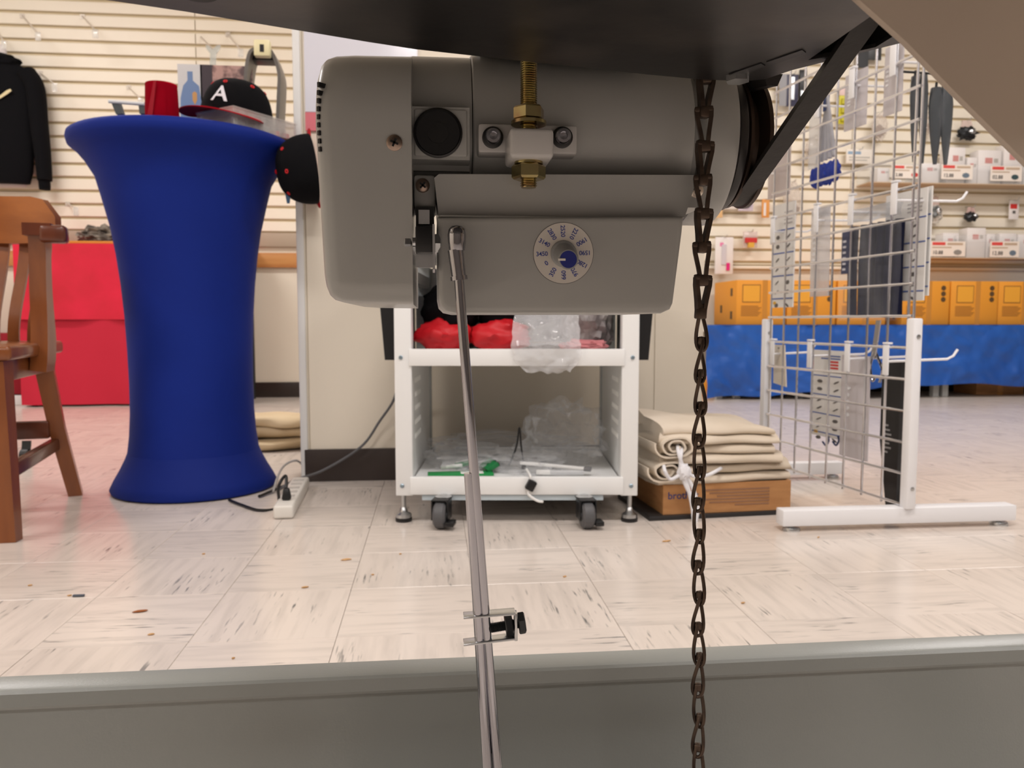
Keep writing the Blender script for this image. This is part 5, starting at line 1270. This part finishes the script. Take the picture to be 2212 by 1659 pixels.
def carton():
    t = thing('carton', 'x', 'carton', (0, 0, 0), 'orange cartons on the blue table')
    MB().box((0, DBX/2, HBX/2), (WB-0.006, DBX, HBX), bevel=0.004).build('body', M_orange, t)
    def fr_(nm, x0, x1, z0, z1, m, d=0.0012): return MB().bb(x0*WB, x1*WB, -d, 0.0002, z0*HBX, z1*HBX).build(nm, m, t)
    f1 = fr_('front_label', -0.38, -0.02, 0.50, 0.90, M_opr); fr_('label_window', -0.365, -0.035, 0.52, 0.88, M_olt, 0.0018)
    for k in range(7): fr_('print_line', -0.40, -0.06+0.03*(k % 3), 0.20+k*0.035, 0.215+k*0.035, M_opr)
    fr_('tape', 0.02, 0.12, 0.0, 1.0, M_tape, 0.0008)
    for k in range(3):
        MB().lathe([(0.0165, 0.0004), (0.0165, -0.0012), (0.0105, -0.0012), (0.0105, -0.0004)], (0.36*WB, 0, HBX*(0.58+0.13*k)), 'Y', 18).build('handling_mark', mat('carton_mark', (92, 66, 36), 0.6), t)
    # marks on the side face
    for k, (y_, z_) in enumerate(((0.07, 0.72), (0.07, 0.2), (0.25, 0.35))):
        MB().bb(-WB/2+0.001, -WB/2+0.0036, y_*1.0, y_+0.03, z_*HBX-0.02, z_*HBX+0.03).build('side_mark', MATS['carton_mark'], t)
    return t
cx0 = [1645, 1762, 1881, 1995, 2105, 2215]
labs = ['leftmost orange carton on the blue table, side face showing', 'orange carton second from the left on the blue table', 'orange carton behind the navy tubes of the grid panel', 'orange carton right of the hanging white card', 'orange carton second from the right edge of the picture', 'orange carton cut by the right edge of the picture']
c0 = carton(); c0['label'] = labs[0]
x0c = at_y(1590, 650, YT+0.02).x+WB/2
step = (at_y(2215, 650, YT+0.02).x-at_y(2105, 650, YT+0.02).x)
for i in range(6):
    xx = x0c+i*(WB+0.0035) if i < 3 else at_y(2105, 650, YT+0.02).x+(i-4)*WB*1.002
    if i == 0: c0.location = (xx, YT+0.02, zt3+0.0008)
    else: dup(c0, (xx, YT+0.02+0.006*(i % 2), zt3+0.0008), 0, labs[i])
# cartons and crates under the table
for lab, px0, px1, py0, m in (('brown carton on the floor under the right of the blue table', 2108, 2212, 832, M_card), ('grey crate under the left end of the blue table', 1552, 1700, 835, mat('crate_grey', (120, 118, 112), 0.6)), ('orange carton corner under the left end of the blue table', 1526, 1545, 825, M_orange)):
    a, b = at_y(px0, 862, YT+0.16), at_y(px1, py0, YT+0.16); t = thing('under_carton', lab, 'carton', ((a.x+b.x)/2, YT+0.2, 0))
    hh_ = 0.14; MB().bb(a.x, b.x, YT+0.16, YT+0.40, 0.001, hh_, 0.003).build('body', m, t); MB().bb((a.x+b.x)/2-0.02, (a.x+b.x)/2+0.02, YT+0.1588, YT+0.1601, 0.001, hh_-0.002).build('tape', M_tape, t)
MB_dark = None

# ================================================================== PRODUCTS ON THE RIGHT SLAT WALL
YW = YB-0.024
def wpack(name, label, cat, px0, px1, py0, py1, m, y=YW-0.05, th=0.012, header=None, grp=None):
    a, b = at_y(px0, py0, y), at_y(px1, py1, y)
    t = thing(name, label, cat, ((a.x+b.x)/2, y, b.z), grp)
    MB().bb(a.x, b.x, y, y+th, b.z, a.z, 0.003).build('pack_body', m, t)
    cx_ = (a.x+b.x)/2
    if header: MB().bb(a.x, b.x, y-0.001, y+0.002, a.z, a.z+header[0], 0.0006).build('header_card', header[1], t)
    zt4 = a.z+(header[0] if header else 0)-0.008
    MB().tube([(cx_, YW+0.002, zt4+0.016), (cx_, y-0.03, zt4+0.003), (cx_, y-0.045, zt4+0.018)], 0.0028, 6).build('peg_hook', M_zinc, t)
    def add(nm, u0, u1, v0, v1, mm, d=0.0015):
        return MB().bb(a.x+(b.x-a.x)*u0, a.x+(b.x-a.x)*u1, y-d, y+0.001, b.z+(a.z-b.z)*v0, b.z+(a.z-b.z)*v1).build(nm, mm, t)
    def disc(nm, u, v, r, mm): return MB().lathe([(r, 0.0), (r, -0.008), (r*0.8, -0.012), (0, -0.012)], (a.x+(b.x-a.x)*u, y, b.z+(a.z-b.z)*v), 'Y', 20).build(nm, mm, t)
    return t, add, disc
M_pk = mat('blister_white', (236, 228, 220), 0.35); M_pkw = mat('box_white', (240, 234, 230), 0.45)
hd = (0.05, mat('header_pink', (236, 206, 200), 0.5))
t, add, disc = wpack('pen_card', 'white card with a pink-tipped pen, low on the slat wall left of the grid', 'pen', 1546, 1583, 512, 592, M_pkw); add('pen_tip', 0.62, 0.80, 0.1, 0.3, mat('magenta', (230, 40, 130), 0.4), 0.008); add('pen_barrel', 0.35, 0.6, 0.25, 0.8, mat('pen_pale', (214, 208, 214), 0.4), 0.006); add('pink_dot', 0.25, 0.45, 0.75, 0.85, mat('pink', (240, 130, 180), 0.5))
t, add, disc = wpack('trinket_pack', 'small red and yellow trinket on the slat wall above the orange cartons', 'trinket', 1606, 1636, 500, 535, clear('trinket_film', (240, 220, 214), body=0.5)); add('red_part', 0.1, 0.9, 0.3, 0.6, M_ink_red, 0.02); add('yellow_part', 0.3, 0.7, 0.0, 0.3, M_yel, 0.02)
t, add, disc = wpack('bobbin_pack', 'white pack with a red disc on the slat wall beside the pulley', 'bobbins', 1563, 1591, 418, 452, M_pk); disc('red_disc', 0.5, 0.6, 0.035, mat('disc_red', (220, 44, 52), 0.4))
t, add, disc = wpack('bobbin_pack', 'lilac pack with a navy disc on the slat wall beside the grid', 'bobbins', 1596, 1627, 418, 456, mat('pk_lilac', (216, 204, 216), 0.4)); disc('navy_disc', 0.5, 0.5, 0.04, mat('disc_navy', (60, 64, 112), 0.3))
t, add, disc = wpack('thread_box', 'peach thread box peeking out right of the chain', 'thread box', 1536, 1561, 425, 470, mat('peach', (238, 196, 140), 0.5)); add('purple_bar', 0.25, 0.45, 0.3, 0.9, mat('plum', (130, 60, 110), 0.5))
t, add, disc = wpack('thread_box', 'small orange thread box left of the far grid post', 'thread box', 1647, 1662, 430, 470, mat('orange_pk', (230, 158, 80), 0.5)); add('white_bar', 0.2, 0.5, 0.1, 0.8, M_pkw)
t, add, disc = wpack('thread_pack', 'yellow thread pack on the slat wall behind the grid panel', 'thread', 1814, 1842, 206, 268, mat('lemon', (218, 210, 50), 0.45), header=hd)
for k in range(3): add('spool', 0.1, 0.9, 0.08+0.3*k, 0.28+0.3*k, mat('lemon2', (196, 188, 40), 0.4), 0.016)
t, add, disc = wpack('scissor_pack', 'dark navy scissors pack high on the slat wall beside the belt', 'scissors', 1700, 1724, 160, 230, mat('pk_navy', (60, 60, 84), 0.4)); add('grey_side', -0.6, 0.0, 0.0, 1.0, mat('pk_grey', (150, 150, 154), 0.4)); add('blade', 0.3, 0.6, 0.2, 0.9, M_zinc, 0.01)
t, add, disc = wpack('scissor_pack', 'black pack just left of the belt, high on the slat wall', 'pack', 1728, 1742, 150, 215, M_black); add('label', 0.2, 0.8, 0.1, 0.3, M_zinc)
t, add, disc = wpack('tool_pack', 'dark grey tool pack at the top behind the pan slot', 'tool pack', 1876, 1904, 82, 130, mat('pk_dark', (66, 68, 68), 0.4)); add('black_part', -0.7, 0.0, -0.4, 0.4, M_black, 0.01)
t, add, disc = wpack('text_card', 'cream text card with blue heading low behind the grid wires', 'card', 1829, 1884, 322, 354, mat('cream_card', (240, 232, 220), 0.5)); add('blue_heading', 0.05, 0.55, 0.65, 0.85, mat('pale_blue_ink', (150, 176, 200), 0.5)); add('text_line', 0.1, 0.9, 0.4, 0.48, mat('pale_ink', (190, 186, 176), 0.5)); add('text_line', 0.1, 0.8, 0.2, 0.28, MATS['pale_ink'])
for lab, x0, y0_, x1, y1_ in (('clear bag of brown parts on the slat wall behind the grid centre', 1880, 245, 1914, 300), ('clear bag of pale parts on the slat wall between the two sheath pairs', 1998, 232, 2016, 292), ('brownish clear bag behind the far grid wires', 1738, 300, 1768, 345), ('grey brown bag of parts beside the far grid post', 1690, 395, 1728, 470)):
    a = at_y((x0+x1)/2, y1_, YW-0.06); b = at_y((x0+x1)/2, y0_, YW-0.06); t = thing('parts_bag', lab, 'parts bag', a)
    wv = (x1-x0)*5.3/1700
    MB().blob(((a.x), YW-0.07, (a.z+b.z)/2-0.01), (wv, 0.05, (b.z-a.z)), x0, 0.3, 2.5, 3).build('film', clear('parts_film', (226, 214, 204), body=0.35, bump=(30, 0.6)), t, smooth=15)
    MB().blob((a.x, YW-0.07, a.z+0.05), (wv*0.7, 0.04, (b.z-a.z)*0.4), x0+1, 0.4, 3, 3).build('parts', mat('parts_brown', (150, 132, 120), 0.6), t)
    MB().tube([(a.x, YW+0.002, b.z+0.015), (a.x, YW-0.10, b.z+0.002), (a.x, YW-0.115, b.z+0.015)], 0.0028, 6).build('peg_hook', M_zinc, t)
# black presser parts
def lumps(lab, px, py, w_, h_, seed, col, topm=None):
    a = at_y(px, py, YW-0.06); t = thing('presser_foot_pack', lab, 'presser foot', (a.x, a.y, a.z-h_/2))
    MB().blob((a.x, a.y, a.z), (w_, 0.05, h_), seed, 0.45, 2.2, 3).build('metal_foot', col, t, smooth=25)
    MB().blob((a.x+w_*0.2, a.y-0.02, a.z+h_*0.1), (w_*0.4, 0.03, h_*0.4), seed+1, 0.3, 2.2, 3).build('shiny_screw', M_zinc, t, smooth=25)
    MB().prism([(a.x-w_*0.4, a.y, a.z+h_*0.2), (a.x+w_*0.4, a.y, a.z+h_*0.2), (a.x+w_*0.25, a.y, a.z+h_*1.1), (a.x-w_*0.25, a.y, a.z+h_*1.1)], (0, 0.004, 0)).build('header_film', topm or clear('header_film', (240, 214, 206), body=0.5), t)
    MB().tube([(a.x, YW+0.002, a.z+h_*1.1+0.01), (a.x, a.y-0.03, a.z+h_*1.02), (a.x, a.y-0.045, a.z+h_*1.1+0.012)], 0.0028, 6).build('peg_hook', M_zinc, t)
M_bmet = mat('black_metal', (44, 46, 48), 0.35, 0.5)
lumps('bagged black presser foot on the slat wall right of the sheaths', 2088, 288, 0.13, 0.08, 3, M_bmet)
lumps('bagged black and white presser foot above the lower bin', 2018, 462, 0.10, 0.11, 9, mat('pack_bw', (90, 92, 90), 0.4, var=(16, (220, 212, 200), 0.45, 0.55)))
lumps('black clip pack between the two shelves of bins', 2097, 468, 0.09, 0.06, 14, M_bmet, mat('clip_header', (206, 176, 168), 0.5))
t, add, disc = wpack('swing_tag', 'small white swing tag with red print at the right between the bins', 'tag', 2181, 2200, 432, 474, M_pkw, th=0.004); add('red_print', 0.1, 0.8, 0.55, 0.8, M_ink_red); add('grey_print', 0.35, 0.65, 0.3, 0.45, M_mark)

# clear bins with white boxes and price labels
def bin_(label, px0, px1, py0, py1, dep):
    y = YW-dep; a, b = at_y(px0, py0, y), at_y(px1, py1, y)
    t = thing('clear_bin', label, 'bin', ((a.x+b.x)/2, y+dep/2, b.z)); zb_ = b.z; zt5 = a.z
    MB().bb(a.x, b.x, y, YW-0.004, zb_, zb_+0.006).build('bin_base', mat('bin_tan', (206, 180, 150), 0.5), t)
    MB().bb(a.x, b.x, y, y+0.004, zb_+0.006, zt5).build('bin_front', M_acryl, t)
    for x in (a.x, b.x-0.004): MB().bb(x, x+0.004, y+0.004, YW-0.004, zb_+0.006, zt5).build('bin_end', M_acryl, t)
    n_ = 3
    for k in range(1, n_+1):
        x = a.x+(b.x-a.x)*k/(n_+1); MB().bb(x, x+0.003, y+0.004, YW-0.004, zb_+0.006, zt5).build('bin_divider', M_acryl, t)
    return t, y, a.x, b.x, zb_+0.006
def tagp(parent, px0, px1, py0, py1, y, price, blob_col):
    a, b = at_y(px0, py0, y), at_y(px1, py1, y); W, H = b.x-a.x, a.z-b.z
    c = MB().bb(a.x, b.x, y-0.003, y-0.0005, b.z, a.z).build('price_label', mat('label_cream', (248, 238, 226), 0.45), parent)
    def pr(nm, u0, u1, v0, v1, m): MB().bb(a.x+u0*W, a.x+u1*W, y-0.0045, y-0.003, b.z+v0*H, b.z+v1*H).build(nm, m, c)
    pr('red_heading', 0.05, 0.42, 0.74, 0.94, mat('heading_red', (226, 84, 78), 0.5)); pr('grey_heading', 0.48, 0.92, 0.76, 0.9, mat('heading_tan', (200, 176, 150), 0.5)); pr('text_line', 0.05, 0.6, 0.56, 0.63, MATS['heading_tan'])
    MB().text(price, H*0.34, lambda u, v, w: Vector((a.x+0.06*W+u, y-0.0042-w, b.z+H*0.24+v)), align='LEFT').build('price_digits', M_ink_dark, c, smooth=0)
    MB().prism([(a.x+W*(0.78+0.12*math.cos(k*PI/4)), y-0.0045, b.z+H*(0.27+0.18*math.sin(k*PI/4))) for k in range(8)], (0, 0.0012, 0)).build('product_picture', blob_col, c)
M_pic = mat('pic_slate', (110, 126, 140), 0.5); M_pict = mat('pic_teal', (60, 84, 88), 0.5)
t1, y1_, xa1, xb1, zb1 = bin_('upper clear bin with white boxes and three price labels', 1880, 2300, 352, 402, 0.17)
tagp(t1, 1926, 1989, 356, 386, y1_, '12.88', M_ink_red); tagp(t1, 2034, 2100, 355, 388, y1_, '12.88', M_pic); tagp(t1, 2140, 2206, 358, 392, y1_, '02.88', M_pict)
t2, y2_, xa2_, xb2_, zb2_ = bin_('lower clear bin with white boxes and two price labels', 1985, 2300, 508, 560, 0.17)
tagp(t2, 2010, 2084, 521, 554, y2_, '10.88', mat('pic_grey', (150, 146, 140), 0.5)); tagp(t2, 2139, 2200, 521, 556, y2_, '12.88', M_pic)
# white product boxes in and above the bins
def pbox(lab, px0, px1, py0, zb_, y, d=0.09):
    a, b = at_y(px0, py0, y), at_y(px1, py0, y); t = thing('product_box', lab, 'box', ((a.x+b.x)/2, y+d/2, zb_), 'white boxes in the bins')
    z1_ = max(a.z, zb_+0.03)
    MB().bb(a.x, b.x, y, y+d, zb_+0.0008, z1_, 0.002).build('carton_body', M_pkw, t)
    W, H = b.x-a.x, z1_-zb_
    MB().bb(a.x+W*0.3, a.x+W*0.62, y-0.0012, y+0.0005, zb_+H*0.62, zb_+H*0.78).build('red_mark', mat('mark_rose', (214, 150, 144), 0.5), t)
    MB().bb(a.x+W*0.68, a.x+W*0.86, y-0.0012, y+0.0005, zb_+H*0.64, zb_+H*0.76).build('grey_mark', mat('mark_grey', (186, 180, 172), 0.5), t)
yi = y1_+0.03
for i, (px0, px1, py0) in enumerate(((1896, 1922, 362), (1992, 2030, 352), (2048, 2086, 318), (2090, 2112, 340), (2114, 2164, 324), (2170, 2210, 312), (2214, 2250, 330))):
    pbox(['low white box at the left end of the upper bin', 'white box between the first two price labels of the upper bin', 'tall white box left of the middle of the upper bin', 'narrow white box in the middle of the upper bin', 'broad white box standing proud in the upper bin', 'tall white box at the right of the upper bin', 'white box at the cut edge of the upper bin'][i], px0, px1, py0, zb1, yi)
yi = y2_+0.03
for i, (px0, px1, py0) in enumerate(((1990, 2008, 505), (2038, 2072, 503), (2090, 2130, 492), (2132, 2150, 505), (2160, 2196, 504), (2200, 2240, 506))):
    pbox(['slim white box at the left end of the lower bin', 'white box behind the first price label of the lower bin', 'tall white box in the middle of the lower bin', 'slim white box right of the middle of the lower bin', 'white box behind the second price label of the lower bin', 'white box at the cut edge of the lower bin'][i], px0, px1, py0, zb2_, yi)

# ================================================================== LEFT SLAT WALL: HOODIE AND HOOKS
YH = YW-0.10
def hp(px, py, dy=0.0): return at_y(px, py, YH+dy)
ho = thing('black_hoodie', 'black hoodie with gold print over a white shirt on the left slat wall', 'hoodie', hp(-10, 405))
def ring(px0, px1, py, th, dy=0.0):
    a, b = hp(px0, py, dy), hp(px1, py, dy); cx_, hw_ = (a.x+b.x)/2, (b.x-a.x)/2
    return [(cx_+hw_*math.cos(2*PI*i/20), YH+dy+th*math.sin(2*PI*i/20), a.z) for i in range(20)]
MB().loft([ring(-80, 66, 395, 0.06), ring(-88, 72, 370, 0.075), ring(-92, 76, 300, 0.08), ring(-90, 76, 220, 0.08), ring(-84, 72, 170, 0.075), ring(-66, 56, 146, 0.06), ring(-40, 30, 130, 0.045)]).build('torso', M_blackcloth, ho, smooth=70)
def limb(pts, rr, nm, m=M_blackcloth): return MB().tube(spline([hp(*p) for p in pts], 5), rr, 14, flat=(1, 0.75)).build(nm, m, ho, smooth=70)
sl = [(56, 158), (76, 190), (84, 260), (92, 330), (97, 390)]
limb(sl, [0.075-0.022*i/20 for i in range(21)], 'sleeve')
limb([(93, 378), (96, 395), (97, 410)], [0.047, 0.046, 0.043, 0.042, 0.042, 0.042, 0.042, 0.042, 0.042, 0.04, 0.04], 'cuff')
sl2 = [(-78, 158), (-98, 190), (-108, 260), (-114, 330), (-118, 390)]
limb(sl2, [0.075-0.022*i/20 for i in range(21)], 'sleeve')
c = hp(-6, 134, 0.0); MB().blob((c.x, c.y, c.z), (0.26, 0.15, 0.10), 6, 0.15, 2, 4).build('hood', M_blackcloth, ho, smooth=70)
MB().prism([hp(*p, -0.088) for p in ((-40, 222), (0, 206), (14, 195), (22, 192), (25, 196), (16, 203), (0, 213), (-38, 230))], (0, 0.003, 0)).build('gold_print', mat('gold_print', (216, 202, 158), 0.5), ho)
MB().loft([ring(-70, 58, 402, 0.03, 0.04), ring(-70, 60, 380, 0.03, 0.04)]).build('shirt_hem', mat('white_cotton', (226, 218, 216), 0.85), ho)['label'] = 'white shirt hem'
MB().loft([ring(-30, 18, 132, 0.03, 0.03), ring(-26, 14, 108, 0.03, 0.03), ring(-20, 6, 96, 0.025, 0.03)]).build('shirt_collar', MATS['white_cotton'], ho)['label'] = 'white collar'
hs_ = [('clear wire hook at the top left of the slat wall above the hoodie', 48, 34, 82, 72), ('clear wire hook right of the topmost one on the slat wall', 178, 35, 206, 66), ('clear wire hook beside the hoodie shoulder', 88, 158, 118, 182), ('clear wire hook above the grey clamp tool', 278, 188, 304, 214), ('clear wire hook left of the cap hoop', 492, 74, 520, 108), ('clear wire hook on the lower slats above the chair crest, left', 38, 438, 60, 448), ('clear wire hook on the lower slats above the chair crest, right', 146, 440, 164, 450), ('clear wire hook at the left edge below the top slat', -8, 64, 8, 90)]
M_hook = mat('hook_grey', (214, 204, 190), 0.35, 0.1)
for lab, x0, y0_, x1, y1_ in hs_:
    a = at_y(x0, y0_, YW-0.002); b = at_y(x1, y1_, YW-0.20); t = thing('wire_hook', lab, 'hook', a, 'hooks on the left slat wall')
    MB().bb(a.x-0.014, a.x+0.014, YW-0.003, YW+0.006, a.z-0.016, a.z+0.012).build('clip_plate', M_hook, t)
    MB().cyl((a.x, YW-0.003, a.z), b, 0.0045, seg=8).build('prong', M_hook, t)
    MB().bb(b.x-0.016, b.x+0.016, b.y-0.004, b.y, b.z-0.045, b.z+0.006, 0.002).build('label_holder', clear('holder_clear', (228, 226, 220), body=0.45), t)
# clear Y-shaped hanger
a = at_y(460, 94, YW-0.16)
yh = thing('clear_hanger', 'clear plastic Y-shaped hanger on the slat wall above the leaflet', 'hanger', at_y(458, 140, YW-0.16))
def yy_(px, py): return at_y(px, py, YW-0.16)
MB().prism([yy_(*p) for p in ((444, 96), (452, 100), (460, 106), (468, 98), (476, 97), (475, 106), (467, 116), (466, 140), (453, 140), (454, 116), (446, 106))], (0, 0.012, 0), bevel=0.001).build('hanger_body', clear('hanger_clear', (206, 212, 208), body=0.55, rough=0.1), yh)
MB().cyl(at_y(434, 80, YW), yy_(458, 105), 0.005, seg=8).build('prong', M_hook, yh)
# crumbs and thread ends on the floor
M_crumb = mat('crumb', (202, 156, 100), 0.6)
for i, (px, py, w_) in enumerate(((303, 1322, 0.024), (747, 1210, 0.022), (659, 1270, 0.013), (150, 1288, 0.008), (327, 1372, 0.010), (805, 1243, 0.006), (865, 1198, 0.006), (1440, 1170, 0.022), (1605, 1304, 0.009), (1768, 1162, 0.007), (1220, 1247, 0.008), (440, 1198, 0.007), (65, 1266, 0.008), (504, 1424, 0.005))):
    p = at_z(px, py, 0.0)
    o = tag(MB().blob((p.x, p.y, 0.0018), (w_, w_*0.35, 0.003), i+2, 0.3, 2, 2, 0.0003, rot=0.3).build('floor_crumb', M_crumb if i != 0 else mat('rust_crumb', (150, 84, 30), 0.6), smooth=40), 'tiny tan scrap lying on the floor tiles', 'scrap', 'scraps on the floor')
    if i == 0: o['label'] = 'rust brown scrap on the floor at the lower left'
p = at_z(170, 1289, 0); tag(MB().box((p.x, p.y, 0.0022), (0.020, 0.006, 0.004), bevel=0.001).build('thread_end', mat('slate_thread', (84, 90, 100), 0.6)), 'dark slate thread end on the floor at the lower left', 'thread')
